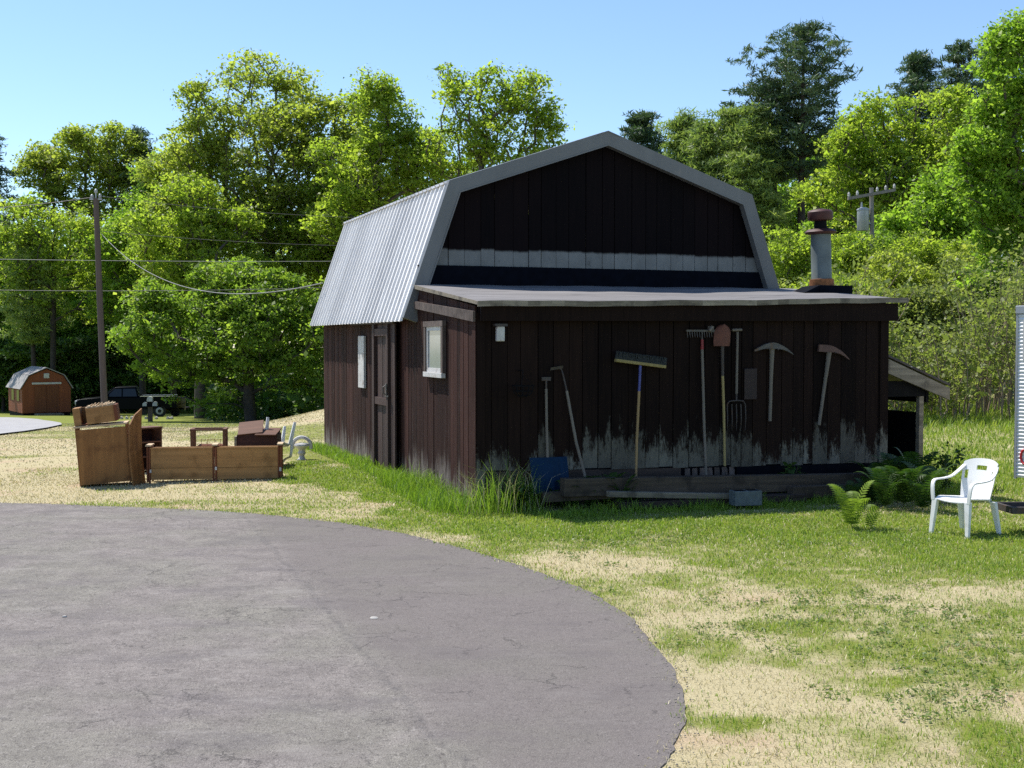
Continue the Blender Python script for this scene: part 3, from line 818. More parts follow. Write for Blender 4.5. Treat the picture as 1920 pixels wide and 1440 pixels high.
# hoe leaning
t = wall_thing('hoe', 'long pale hoe leaning left beside the blue shovel, iron head up', 'hoe', TG)
MB().tube([(1.53, -.26, .0), (1.36, -.16, .75), (1.255, -.08, 1.44)], [.021, .021, .019], 10).build('handle', M['handle'], t, smooth=True)
mb = MB(); mb.tube([(1.255, -.08, 1.44), (1.21, -.06, 1.66), (1.19, -.05, 1.73), (1.14, -.05, 1.755)], [.014, .012, .01, .008], 8)
mb.hexa([(1.02, -.06, 1.72), (1.21, -.06, 1.745), (1.21, -.05, 1.745), (1.02, -.05, 1.72), (1.025, -.075, 1.76), (1.205, -.075, 1.785), (1.205, -.07, 1.785), (1.025, -.07, 1.76)])
mb.build('head', M['iron'], t)
# push broom head up
t = wall_thing('push_broom', 'wide push broom propped head up with blue socket and tan handle', 'broom', TG)
mb = MB(); mb.M = Matrix.Translation((2.36, -.10, 1.805)) @ Matrix.Rotation(.125, 4, 'Y')
mb.box(-.39, .39, -.04, .035, -.022, .022); hd = mb.build('head', M['handle_yel'], t, bevel=.008)
mb = MB(); mb.M = Matrix.Translation((2.36, -.10, 1.805)) @ Matrix.Rotation(.125, 4, 'Y'); r = random.Random(4)
for i in range(54):
    for j in range(3):
        x = -.38 + .76 * i / 53; y = -.03 + .025 * j
        mb.tube([(x, y, .02), (x + r.uniform(-.012, .012), y + r.uniform(-.01, .01), .125 + r.uniform(-.008, .008))], [.009, .006], 4)
mb.build('bristles', M['bristle'], hd)
MB().tube([(2.36, -.10, 1.78), (2.335, -.115, 1.42)], [.02, .019], 10).build('socket', M['blue_paint'], t, smooth=True)
MB().tube([(2.335, -.115, 1.42), (2.28, -.16, .75), (2.225, -.24, .05)], [.0195, .0195, .018], 10).build('handle', M['handle_tan'], t, smooth=True)
# garden rake head up
t = wall_thing('garden_rake', 'long garden rake standing head up with a red ferrule', 'rake', TG)
MB().tube([(3.37, -.2, -.1), (3.362, -.12, .9), (3.357, -.06, 2.0)], .02, 10).build('handle', M['handle'], t, smooth=True)
MB().tube([(3.357, -.06, 2.0), (3.356, -.058, 2.14)], [.0225, .021], 10).build('ferrule', M['red_paint'], t, smooth=True)
mb = MB(); mb.tube([(3.356, -.058, 2.13), (3.355, -.058, 2.25)], .011, 8); mb.box(3.10, 3.56, -.075, -.045, 2.25, 2.278)
for k in range(12): mb.tube([(3.115 + k * .039, -.06, 2.25), (3.115 + k * .039, -.08, 2.17)], [.007, .004], 5)
mb.build('head', M['grey_iron'], t)
# round-point shovel blade up
t = wall_thing('round_shovel', 'round point shovel hung blade up, blade rusty orange, handle yellowish', 'shovel', TG)
def blade(cx, zt, w_, h_, lean, y0=-.10):
    g = []; N = 13
    for i in range(15):
        q = i / 14                       # 0 at shoulder, 1 at point
        half = w_ / 2 * (1.0 if q < .5 else math.sqrt(max(0, 1 - ((q - .5) / .5) ** 2.2))) * (.94 + .06 * min(1, q * 6))
        half = max(half, .012)
        row = []
        for k in range(N):
            u = -1 + 2 * k / (N - 1)
            row.append((cx + u * half + lean * q * h_, y0 - .035 + .05 * u * u + .02 * q, zt - h_ + q * h_))
        g.append(row)
    return g
mb = MB(); mb.sheet(blade(3.655, 2.36, .27, .315, .1), .006); mb.build('blade', M['rust_shovel'], t, smooth=True)
MB().tube([(3.655, -.11, 2.07), (3.672, -.085, 1.9), (3.69, -.065, 1.62)], [.026, .023, .021], 10).build('socket', M['iron'], t, smooth=True)
MB().tube([(3.69, -.065, 1.62), (3.715, -.06, 1.1), (3.735, -.06, .32)], [.02, .02, .018], 10).build('handle', M['handle_yel'], t, smooth=True)
# fork, tines down
t = wall_thing('digging_fork', 'digging fork hung tines down with a pale crosswise grip', 'fork', TG)
MB().tube([(3.935, -.055, 2.25), (3.925, -.055, 1.36)], .0185, 10).build('handle', M['handle'], t, smooth=True)
MB().tube([(3.845, -.06, 2.275), (4.0, -.06, 2.28)], .02, 10).build('grip', M['handle'], t, smooth=True)
mb = MB(); mb.tube([(3.925, -.055, 1.40), (3.922, -.06, 1.25)], .013, 8); mb.tube([(3.77, -.06, 1.2), (3.80, -.06, 1.25), (3.92, -.06, 1.262), (4.04, -.06, 1.25), (4.07, -.06, 1.2)], .010, 6)
for k in range(5): mb.tube([(3.77 + .075 * k, -.06, 1.21), (3.77 + .075 * k, -.075, 1.0), (3.775 + .074 * k, -.06, .82)], [.009, .009, .003], 6)
mb.build('tines', M['iron'], t)
# dark red sheet on the boards
t = wall_thing('metal_plate', 'dull dark red rectangular plate fixed to boards beside the fork', 'plate')
MB().box(4.06, 4.27, -.05, -.036, 1.27, 1.72).build('plate', M['dull_red'], t, bevel=.006)
# bracket
t = wall_thing('bracket', 'small pale cup bracket between the rake and the shovel blade', 'bracket')
mb = MB(); mb.tube([(3.52, -.04, 2.30), (3.49, -.09, 2.31), (3.45, -.10, 2.26)], [.02, .03, .02], 8); mb.box(3.46, 3.55, -.05, -.036, 2.24, 2.33)
mb.build('plate', M['handle'], t, smooth=True)
# pickaxe and mattock
def pick(name, label, cx, cz, hx, hz, left_flat, mhandle, mhead, tilt):
    t = wall_thing(name, label, 'pickaxe', TG)
    MB().tube([(hx, -.05, hz), (lerp(hx, cx, .6), -.055, lerp(hz, cz, .6)), (lerp(hx, cx, .9), -.06, lerp(hz, cz, .9)), (cx, -.06, cz + .03)], [.024, .026, .034, .042], 10).build('handle', mhandle, t, smooth=True)
    mb = MB(); mb.M = Matrix.Translation((cx, -.07, cz + .02)) @ Matrix.Rotation(tilt, 4, 'Y')
    R = []
    L = [(-.30 if not left_flat else -.2), -.16, -.08, 0, .08, .17, .26, .36]
    for x in L:
        zc = -.9 * x * x * (1 if x > 0 or not left_flat else .3)
        if left_flat and x < -.05: h, wd = .055 - .02 * abs(x + .05), .02
        else:
            q = abs(x) / .36; h, wd = .042 * (1 - q) + .006, .034 * (1 - q) + .006
        R.append((x, zc, h, wd))
    vs = []
    for x, zc, h, wd in R: vs += [(x, -wd, zc - h), (x, wd, zc - h), (x, wd, zc + h), (x, -wd, zc + h)]
    fs = [(3, 2, 1, 0)] + [tuple(4 * (len(R) - 1) + k for k in range(4))]
    for i in range(len(R) - 1):
        for k in range(4): fs.append((4 * i + k, 4 * i + (k + 1) % 4, 4 * i + 4 + (k + 1) % 4, 4 * i + 4 + k))
    mb.add(vs, fs); mb.build('head', mhead, t, smooth=True)
    for dx_ in (-.07, .07):
        mb = MB(); mb.tube([(cx + dx_, -.02, cz - .035), (cx + dx_, -.115, cz - .03)], .006, 6); mb.tube([(cx + dx_, -.115, cz - .034), (cx + dx_, -.119, cz - .034)], .012, 8)
        mb.build('nail', M['iron'], t)
pick('pickaxe', 'grey two pointed pickaxe hung upright between fork and tilted red one', 4.51, 2.03, 4.49, .95, False, M['handle'], M['grey_iron'], .03)
pick('pickaxe', 'tilted pickaxe with reddish broad bit near the wall right end', 5.50, 1.98, 5.335, .87, True, M['handle'], M['dull_rust'], .12)
# dark basket on a hook
t = wall_thing('hanging_basket', 'small dark wire basket hanging on shaded boards above tall grass', 'basket')
mb = MB()
for k in range(10):
    a = 2 * PI * k / 10
    mb.tube([(.57 + .15 * math.cos(a), -.2 + .15 * math.sin(a), 1.52), (.57 + .12 * math.cos(a), -.2 + .12 * math.sin(a), 1.42), (.57 + .04 * math.cos(a), -.2 + .04 * math.sin(a), 1.37)], .005, 5)
for rr, z in ((.15, 1.52), (.13, 1.45), (.08, 1.39)):
    mb.tube([(.57 + rr * math.cos(2 * PI * k / 16), -.2 + rr * math.sin(2 * PI * k / 16), z) for k in range(17)], .006, 5, cap=False)
mb.build('frame', M['black'], t)
mb = MB(); mb.tube([(.57, -.03, 1.72), (.57, -.2, 1.73), (.57, -.2, 1.66)], .008, 6)
for k in range(3):
    a = 2 * PI * k / 3; mb.tube([(.57, -.2, 1.66), (.57 + .15 * math.cos(a), -.2 + .15 * math.sin(a), 1.52)], .004, 4)
mb.build('hook', M['black'], t)

# ------------------------------------------------------------------ timbers and block lying along the wall
def timber(name, label, p, q, h, d, mat_, group, z=None, bev=.008):
    p, q = Vector(p), Vector(q); L = (q - p).length
    mb = MB(); mb.box(0, L, -d / 2, d / 2, 0, h)
    o = mb.build(name, mat_, None, bevel=bev)
    dr = (q - p).normalized()
    yaw = math.atan2(dr.y, dr.x)
    o.matrix_world = Matrix.Translation(p) @ Matrix.Rotation(yaw, 4, 'Z') @ Matrix.Rotation(-math.asin(dr.z), 4, 'Y')
    tag(o, label, 'timber', group); return o
def bw(u, v, z): return BM @ Vector((u, v, z))
TB = 'timbers lying along the barn front'
timber('timber', 'longest heavy timber lying on top beneath the tools', bw(1.0, -.52, .06), bw(5.9, -.5, -.06), .24, .16, M['shade_timber'], TB)
timber('timber', 'short timber end reaching right under the green ferns', bw(4.4, -.72, -.10), bw(6.75, -.60, -.12), .17, .14, M['shade_timber'], TB)
timber('timber', 'thin pale plank lying below the long heavy timber', bw(1.55, -.78, .06), bw(3.6, -.80, -.06), .075, .12, M['grey_timber'], TB)
timber('timber', 'dark lower plank lying on soil behind the grey block', bw(1.7, -.72, -.12), bw(4.6, -.74, -.13), .1, .2, M['old_timber'], TB)
timber('timber', 'weathered plank stub lying beside the blue shovel blade', bw(.75, -.42, -.02), bw(1.75, -.5, .0), .13, .12, M['shade_timber'], TB)
mb = MB(); mb.box(-.2, .2, -.1, .1, 0, .2); cb = mb.build('concrete_block', M['concrete'], None, bevel=.008)
MB().box(-.17, -.02, -.07, .07, .2, .203).build('hollow_shade', M['black'], cb); MB().box(.02, .17, -.07, .07, .2, .203).build('hollow_shade', M['black'], cb)  # flat black plates painting the shade inside the block's cores
cb.matrix_world = Matrix.Translation(bw(3.5, -1.02, -.11)) @ Matrix.Rotation(K_YAW - .1, 4, 'Z')
tag(cb, 'grey concrete block half hidden in grass before the timbers', 'block')
# rotten log chunk
mb = MB(); r = random.Random(9)
pts = [bw(2.55 + .1 * i, -.28 + r.uniform(-.02, .02), .05 + .012 * i) for i in range(8)]
mb.tube(pts, [.05, .09, .10, .11, .10, .11, .08, .04], 9); lg = mb.build('log', M['bark_dark'])
tag(lg, 'rotten dark log chunk lying against the skirting behind the timbers', 'log')

# ------------------------------------------------------------------ white plastic chair
def plastic_chair(name, label, mat4, group=None):
    """faces -y in its own metres"""
    t = thing(name, label, 'chair', group=group); t.matrix_world = mat4
    g = []
    for i in range(11):
        q = i / 10; y = -.235 + .45 * q
        row = []
        for k in range(13):
            u = -1 + 2 * k / 12; hw = .225 - .015 * q
            row.append((u * hw, y, .43 - .035 * q + .02 * u * u - .012 * (1 - u * u) * math.sin(PI * q) - (.035 * (1 - q * 6) ** 2 if q < .166 else 0)))
        g.append(row)
    MB().sheet(g, .012).build('seat', M['white_plastic'], t, smooth=True)
    # backrest shell with a hand slot and two side openings
    bm_ = MB(); N, R = 21, 19
    def bp(i, k, off=0):
        q = i / (R - 1); u = -1 + 2 * k / (N - 1)
        hw = .205 + .035 * math.sin(PI * min(q * 1.05, 1) * .55)
        top = 1 - .10 * abs(u) ** 3.0 * max(0, (q - .5) * 2)
        z = .395 + (.885 - .395) * q * top
        y = .205 + .105 * q + .055 * (1 - u * u) * (.4 + .6 * q) - .03 + off
        return (u * hw, y, z)
    hole = set()
    for i in range(R - 1):
        for k in range(N - 1):
            if i in (13, 14) and 7 <= k <= 12: hole.add((i, k))
            if 9 <= i <= 12 and k in (1, 2, 17, 18): hole.add((i, k))
    base = len(bm_.v)
    for off in (0, .013):
        for i in range(R):
            for k in range(N): bm_.v.append(bp(i, k, off))
    NN = R * N; cells = [(i, k) for i in range(R - 1) for k in range(N - 1) if (i, k) not in hole]; cs = set(cells)
    for i, k in cells:
        a, b, c, d = i * N + k, i * N + k + 1, (i + 1) * N + k + 1, (i + 1) * N + k
        bm_.f.append((a, b, c, d)); bm_.f.append((NN + d, NN + c, NN + b, NN + a))
        for (di, dk, e) in ((-1, 0, (a, b)), (1, 0, (c, d)), (0, -1, (d, a)), (0, 1, (b, c))):
            if (i + di, k + dk) not in cs: bm_.f.append((e[0], e[1], NN + e[1], NN + e[0]))
    bm_.build('backrest', M['white_plastic'], t, smooth=True)
    def ribbon(pts, wd, th):
        P = [Vector(p) for p in pts]; grid = []
        mbx = MB(); vs = []; fs = []
        for i, p in enumerate(P):
            d = (P[min(i + 1, len(P) - 1)] - P[max(i - 1, 0)]).normalized()
            sd_ = Vector((1, 0, 0)); sd_ = (sd_ - d * sd_.dot(d)).normalized(); n_ = d.cross(sd_).normalized()
            w_ = wd[i] if hasattr(wd, '__len__') else wd
            for a, b in ((-1, -1), (1, -1), (1, 1), (-1, 1)): vs.append(tuple(p + sd_ * w_ / 2 * a + n_ * th / 2 * b))
        for i in range(len(P) - 1):
            for k in range(4): fs.append((4 * i + k, 4 * i + (k + 1) % 4, 4 * i + 4 + (k + 1) % 4, 4 * i + 4 + k))
        fs += [(3, 2, 1, 0), tuple(4 * (len(P) - 1) + k for k in range(4))]
        return mbx.add(vs, fs)
    for s in (-1, 1):
        c = [(s * .225, .285, .80), (s * .262, .20, .72), (s * .275, .10, .66), (s * .278, -.05, .645), (s * .277, -.17, .645), (s * .275, -.215, .625), (s * .27, -.235, .57), (s * .262, -.24, .48), (s * .252, -.24, .40)]
        c = [tuple(p) for p in smooth_poly([Vector(p) for p in c], 1)]
        ribbon(c, .05, .016).build('armrest', M['white_plastic'], t, smooth=True, bevel=.004)
        for (y0, y1, spl) in ((-.225, -.26, .03), (.215, .29, .035)):
            mb = MB(); x0 = s * .232; x1 = s * (.232 + spl); h = .42 if y0 < 0 else .40
            a, b = .038, .024
            mb.hexa([(x1 - b, y1 - b * .7, 0), (x1 + b, y1 - b * .7, 0), (x1 + b, y1 + b * .7, 0), (x1 - b, y1 + b * .7, 0), (x0 - a, y0 - .02, h), (x0 + a, y0 - .02, h), (x0 + a, y0 + .03, h), (x0 - a, y0 + .03, h)])
            mb.build('leg', M['white_plastic'], t, bevel=.006)
    return t
fw = Vector((-.85, -.5)).normalized()
ang = math.atan2(fw.y, fw.x) + PI / 2
ccx, ccy = 5.34, 14.42
plastic_chair('plastic_chair', 'white plastic armchair standing on lawn beside the barn corner', Matrix.Translation((ccx, ccy, gz(ccx, ccy) + .0)) @ Matrix.Rotation(ang, 4, 'Z') @ Matrix.Scale(1.0, 4))
p = at_depth(519, 836, 21.6)
plastic_chair('plastic_chair', 'white plastic chair tipped upside down behind the wooden shelf unit', Matrix.Translation((p.x, 21.6, gz(p.x, 21.6) + .76)) @ Matrix.Rotation(.5, 4, 'Z') @ Matrix.Rotation(PI + .2, 4, 'Y') @ Matrix.Rotation(.2, 4, 'X') @ Matrix.Scale(.95, 4))

# ------------------------------------------------------------------ furniture heap
# cabinet, leaning a little
p = on_level(150, 918)
t = thing('cabinet', 'tall brown plain backed cabinet standing at the heap left end', 'cabinet', (p.x, p.y, gz(p.x, p.y) + .01), .22)
CW, CH, CD = .76, .90, .46
tl = Matrix.Rotation(-.075, 4, 'Y')
def cb_(mb): mb.M = tl; return mb
mb = cb_(MB()); mb.box(.02, CW - .02, 0, .02, .02, CH - .03); mb.build('back_panel', M['tan_wood_z'], t)
mb = cb_(MB()); mb.box(0, .02, 0.003, CD, .0, CH); mb.build('side_panel', M['tan_wood_z'], t, bevel=.003)
mb = cb_(MB()); mb.box(CW - .02, CW, 0.003, CD, .0, CH); mb.build('side_panel', M['tan_wood_z'], t, bevel=.003)
mb = cb_(MB()); mb.box(-.015, CW + .015, -.012, CD + .01, CH + .001, CH + .03); mb.build('top', M['pale_wood'], t, bevel=.004)
mb = cb_(MB()); mb.box(.02, CW - .02, .02, CD, .02, .04); mb.box(.02, CW - .02, .02, CD, .45, .47); mb.build('shelf', M['tan_wood'], t)
# warped board leaning on its side
mb = MB(); g = []
for i in range(9):
    q = i / 8; g.append([(.79 + .03 * k - .04 * math.sin(q * 2.6) - .03 * q, -.07 + .07 * k + .05 * q, .0 + (1.0 + .05 * k - .02 * abs(k - 2)) * q) for k in range(6)])
mb.sheet(g, .022)
o = mb.build('plank', M['tan_wood_z'], None, smooth=True); o.matrix_world = Matrix.Translation((p.x, p.y - .02, gz(p.x, p.y))) @ Matrix.Rotation(.22, 4, 'Z')
tag(o, 'warped wide brown board leaning upright against the cabinet side', 'board')
# drawer on top of the cabinet
t = thing('drawer', 'broken wooden drawer with splintered bright edge lying atop the brown cabinet', 'drawer')
t.matrix_world = Matrix.Translation((p.x, p.y, gz(p.x, p.y) + .01)) @ Matrix.Rotation(.22, 4, 'Z') @ tl @ Matrix.Translation((.0, .02, CH + .034)) @ Matrix.Rotation(.02, 4, 'Z') @ Matrix.Rotation(-.05, 4, 'Y')
mb = MB(); mb.box(.0, .105, 0, .4, 0, .27); mb.build('end_panel', M['tan_wood'], t, bevel=.004)
mb = MB(); mb.box(.19, .62, -.02, .02, .0, .25); mb.build('front_panel', M['tan_wood'], t, bevel=.004)
mb = MB(); mb.box(.105, .62, .36, .39, .0, .26); mb.build('back_panel', M['tan_wood'], t, bevel=.004)
mb = MB(); mb.box(.105, .62, .02, .36, .0, .014); mb.build('bottom', M['red_wood'], t)
mb = MB(); r = random.Random(2)
for i in range(16):
    x = .19 + .43 * i / 16
    mb.box(x, x + .025, -.02 + r.uniform(0, .02), .36, .245 + r.uniform(-.004, 0), .262 + r.uniform(0, .025))
for i in range(7): mb.tube([(.25 + .05 * i, .1, .27), (.3 + .05 * i, .08 + r.uniform(-.1, .1), .285 + r.random() * .03)], [.016, .008], 5)
mb.build('splintered_top', M['pale_wood'], t)
mb = MB(); mb.box(.605, .655, -.06, .38, .01, .255); mb.build('side_panel', M['red_wood'], t, bevel=.006)

# open bookcase behind
pb = on_level(252, 893)
t = thing('bookcase', 'dark open bookcase with three shelves standing behind the cabinet', 'bookcase', (pb.x - .06, pb.y + .1, gz(pb.x, pb.y)), .95)
BWd, BH, BD = .62, .74, .26
MB().box(0, .02, 0, BD, 0, BH).build('side_panel', M['brown_wood'], t); MB().box(BWd - .02, BWd, 0, BD, 0, BH).build('side_panel', M['brown_wood'], t)
MB().box(.02, BWd - .02, BD - .012, BD, 0.01, BH - .02).build('back_panel', M['dark_wood'], t)
MB().box(-.01, BWd + .01, -.01, BD + .01, BH + .001, BH + .025).build('top', M['brown_wood'], t)
for z in (.03, .25, .5): MB().box(.02, BWd - .02, 0, BD - .012, z, z + .02).build('shelf', M['brown_wood'], t)

# shelf unit lying on its side
pl, pr = on_level(275, 913), on_level(530, 909)
yw = math.atan2(pr.y - pl.y, pr.x - pl.x); L = (pr - pl).length
t = thing('shelf_unit', 'long two bay wooden shelf unit lying on its side', 'shelf unit', (pl.x, pl.y, gz(pl.x, pl.y)), yw)
SH, SD = .56, .36
for i, x in enumerate((0, L / 2 - .035, L - .07)):
    mb = MB()
    for yy in (0, SD - .06): mb.box(x, x + .025, yy, yy + .055, 0 if i else .02, SH + (.02 if i else .01)); mb.box(x + .032, x + .06, yy, yy + .055, 0, SH)
    mb.build('post', M['red_wood'], t, bevel=.004)
    MB().box(x - .012, x + .075, -.02, SD - .03, SH + .022, SH + .045).build('post_cap', M['pale_wood'], t)
for x0, x1 in ((.06, L / 2 - .035), (L / 2 + .027, L - .07)):
    mb = MB(); mb.box(x0 + .005, x1 - .005, .012, .03, .055, .235); mb.box(x0 + .005, x1 - .005, .010, .028, .24, SH - .03); mb.build('panel', M['tan_wood'], t)
    for k, yy in enumerate((.0, .12, .25)):
        MB().box(x0 + .004, x1 - .004, yy + .032, yy + .052, .06, SH - .002 - .004 * k).build('shelf', M['tan_wood'], t)
    MB().box(x0 + .003, x1 - .003, .0, .03, SH - .028, SH).build('rail', M['tan_wood'], t)
MB().box(.05, .075, -.012, .0, .17, .22).build('bracket', M['white_paint'], t); MB().box(L / 2, L / 2 + .03, -.014, -.002, .2, .25).build('bracket', M['white_paint'], t); MB().box(L - .05, L - .02, -.014, -.002, .17, .23).build('bracket', M['white_paint'], t)
MB().box(L, L + .16, .1, .3, .0, .012).build('loose_slat', M['dark_wood'], t)

# wire rack in a wooden frame
pk = at_depth(357, 850, 21.4)
t = thing('wooden_rack', 'brown open frame rack with wire shelf behind the shelf unit', 'rack', (pk.x, 21.4, gz(pk.x, 21.4)), .12)
RW, RH, RD = .60, .66, .42
for x in (0, RW - .045):
    for y in (0, RD - .045): MB().box(x, x + .045, y, y + .045, 0, RH).build('leg', M['brown_wood'], t)
mb = MB(); mb.box(-.01, RW + .01, -.01, .055, RH + .001, RH + .03); mb.box(-.01, RW + .01, RD - .055, RD + .01, RH + .001, RH + .03); mb.box(-.01, .05, .056, RD - .056, RH + .001, RH + .03); mb.box(RW - .05, RW + .01, .056, RD - .056, RH + .001, RH + .03)
mb.build('top_frame', M['brown_wood'], t)
mb = MB()
for k in range(8): mb.tube([(.05, -.0 + .06 * k, .36), (RW - .03, .06 * k, .36)], .004, 4)
for k in range(3): mb.tube([(.05, .0, .36 + .07 * k), (RW - .05, .0, .36 + .07 * k)], .004, 4)
for k in range(5): mb.tube([(.08 + .11 * k, 0, .36), (.08 + .11 * k, 0, .52)], .004, 4)
mb.build('wire_shelf', M['rust'], t)
MB().box(.12, RW - .06, .06, RD - .08, .2, .40).build('basket', M['red_wood'], t)
# dark chest with loose boards on it
pc = at_depth(442, 846, 20.9)
t = thing('chest', 'dark brown open box with pale left end behind the shelf unit', 'box', (pc.x, 20.9, gz(pc.x, 20.9)), .05)
CWd, CHh, CDd = .68, .60, .55
MB().box(0.02, CWd, 0, .02, .05, CHh).build('front_panel', M['dark_wood'], t); MB().box(.02, CWd, CDd - .02, CDd, .05, CHh + .05).build('back_panel', M['dark_wood'], t)
MB().box(-.02, .018, -.02, CDd, .05, CHh - .03).build('side_panel', M['grey_timber'], t); MB().box(CWd + .002, CWd + .02, 0, CDd, .05, CHh).build('side_panel', M['dark_wood'], t)
MB().box(.02, CWd, .02, CDd - .02, .05, .07).build('bottom', M['dark_wood'], t)
def loose(name, label, pos, rz, rx, ry, w_, d_, m_):
    mb = MB(); mb.box(-w_ / 2, w_ / 2, -d_ / 2, d_ / 2, 0, .02); o = mb.build(name, m_, None, bevel=.003)
    o.matrix_world = Matrix.Translation(pos) @ Matrix.Rotation(rz, 4, 'Z') @ Matrix.Rotation(ry, 4, 'Y') @ Matrix.Rotation(rx, 4, 'X'); tag(o, label, 'board', 'loose boards on the dark box'); return o
zc = gz(pc.x, 20.9) + CHh
loose('board', 'grey brown board tilted up on the dark box', (pc.x + .22, 21.1, zc + .10), .1, .42, -.10, .42, .45, M['brown_wood'])
loose('board', 'flat brown board lying at the dark box right end', (pc.x + .52, 21.1, zc + .03), .0, .14, .0, .36, .55, M['brown_wood'])
# white ornamental arch pedestal
pw = on_level(566, 872)
t = thing('pedestal', 'white round arched ornament on a knobbly stem in the grass', 'ornament', (pw.x, pw.y, gz(pw.x, pw.y) - .05), 0)
t.scale = (.9, .9, .85)
mb = MB(); mb.tube([(.19 * math.cos(a_) * 1.0, 0.0, .34 + .2 * math.sin(a_)) for a_ in np.linspace(-.25, PI + .25, 17)], .038, 8); mb.build('arch', M['white_paint'], t, smooth=True)
mb = MB(); mb.lathe([(.11, 0), (.12, .04), (.07, .08), (.05, .14), (.085, .2), (.06, .26), (.12, .33), (.16, .36), (.15, .40), (.05, .42)], 16); mb.build('stem', M['white_paint'], t, smooth=True)

# ------------------------------------------------------------------ poles, wires
def P3(px, py, Yd): return at_depth(px, py, Yd)
pb = P3(196, 800, 50); pt_ = P3(180, 372, 50)
zb = gz(pb.x, 50)
t = thing('utility_pole', 'brown wooden utility pole with insulators standing behind the cabinet', 'utility pole', (pb.x, 50, zb), group='utility poles')
mb = MB(); dx = pt_.x - pb.x
mb.tube([(0.05, 0, -.3), (dx * .5, 0, (pt_.z - zb) * .5), (dx, 0, pt_.z - zb)], [.14, .125, .11], 12); mb.build('shaft', M['pole'], t, smooth=True)
mb = MB()
for k, (a_, z_) in enumerate(((-.16, .0), (.16, .02), (0, .22))):
    mb.lathe([(.05, 0), (.075, .03), (.06, .06), (.075, .09), (.05, .14), (.02, .16)], 10, (dx + a_, 0, pt_.z - zb + z_))
mb.box(dx - .25, dx + .25, -.05, .05, pt_.z - zb - .06, pt_.z - zb - .005); mb.box(dx - .02, dx + .02, -.03, .03, pt_.z - zb, pt_.z - zb + .24)
mb.build('insulator', M['metal_grey'], t)
top = Vector((pt_.x, 50, pt_.z))
pb2 = P3(1640, 540, 51); pt2 = P3(1634, 352, 51); zb2 = gz(pb2.x, 51)
t = thing('utility_pole', 'grey utility pole with transformer can rising out of the thicket', 'utility pole', (pb2.x, 51, zb2), group='utility poles')
h2 = pt2.z - zb2; dx = pt2.x - pb2.x
mb = MB(); mb.tube([(0, 0, -.3), (dx, 0, h2)], [.11, .085], 12); mb.build('shaft', M['pole_grey'], t, smooth=True)
mb = MB(); mb.hexa([(dx - 1.0, -.17, h2 - .52), (dx + .95, -.17, h2 - .16), (dx + .95, -.05, h2 - .16), (dx - 1.0, -.05, h2 - .52), (dx - 1.0, -.17, h2 - .40), (dx + .95, -.17, h2 - .04), (dx + .95, -.05, h2 - .04), (dx - 1.0, -.05, h2 - .40)]); mb.build('crossarm', M['pole_grey'], t)
mb = MB()
for q in (.02, .2, .62, .8, .98): mb.lathe([(.03, 0), (.06, .04), (.05, .08), (.06, .11), (.02, .2)], 8, (dx - 1.0 + 1.95 * q, -.11, h2 - .40 + .36 * q))
mb.build('insulator', M['white_paint'], t)
mb = MB(); mb.lathe([(.22, 0), (.24, .03), (.24, .82), (.26, .84), (.25, .90), (.1, .96)], 18, (dx - .36, -.08, h2 - 1.78)); mb.tube([(dx - .42, -.08, h2 - .84), (dx - .42, -.08, h2 - .6)], [.05, .03], 8); mb.box(dx - .2, dx, -.06, .06, h2 - 1.5, h2 - 1.42); mb.build('transformer', M['metal_grey'], t, smooth=True)
def cable(name, label, a_, b_, sag, r_, m_, group):
    a_, b_ = Vector(a_), Vector(b_); pts = []
    for i in range(33):
        q = i / 32; p = a_.lerp(b_, q); p.z -= 4 * sag * q * (1 - q); pts.append(p)
    o = MB().tube(pts, r_, 5).build(name, m_); tag(o, label, 'cable', group); return o
CG = 'overhead lines at the left pole'
def endR(py, Yd=60): return P3(860, py, Yd)
cable('power_line', 'topmost thin power line running from the left pole top', top + Vector((.1, 0, .1)), P3(900, 410, 55), .3, .009, M['wire'], CG)
cable('power_line', 'thin line a little below the pole top heading right', P3(186, 433, 50), P3(900, 460, 55), .25, .009, M['wire'], CG)
cable('power_line', 'pale middle line crossing the pole at half height', P3(-200, 482, 49), P3(900, 487, 54), .12, .010, M['wire_pale'], CG)
cable('power_line', 'lowest dark line crossing the pole above the truck', P3(-200, 540, 49), P3(900, 527, 54), .25, .012, M['wire'], CG)
cable('power_line', 'short line leaving the left pole top towards the photo edge', top + Vector((-.1, 0, .05)), P3(-250, 395, 48), .2, .013, M['wire'], CG)
cable('service_cable', 'thick pale sagging service cable from pole to barn eave', P3(188, 436, 50), bw(UC - HE + .1, D2 - .6, 3.3), 1.05, .011, M['wire_pale'], CG)
MB  # (builder stays in scope)

# ------------------------------------------------------------------ far shed, truck, trailer, mailbox
ps = on_terrain(42, 783); Ys = 78
pp = P3(42, 783, Ys); zs_ = gz(pp.x, Ys)
sk = Ys / 80
t = thing('garden_shed', 'small red brown gambrel shed at the wood edge with pale roof', 'shed', (pp.x, Ys, zs_), .58)
SW, SDp, eh, bh, ah = 3.0, 4.2, 1.75, 2.5, 2.95
shape = [(0, .15), (SW, .15), (SW, eh), (SW - .45, bh), (SW / 2, ah), (.45, bh), (0, eh)]
M['shed_wall'] = wood('shed_boards', (.16, .045, .02), (.26, .08, .035), 'z', .25)
MB().prism(shape, 0, SDp).build('wall', M['shed_wall'], t)
MB().box(.05, SW - .05, .05, SDp - .05, -.3, .149).build('foundation', M['black'], t)
M['shed_roof'] = plain('shed_shingles', (.27, .255, .25), .8, 0, .15, 3)
rp_ = [(-.12, eh - .08), (.45 - .03, bh + .05), (SW / 2, ah + .07), (SW - .42, bh + .05), (SW + .12, eh - .08)]
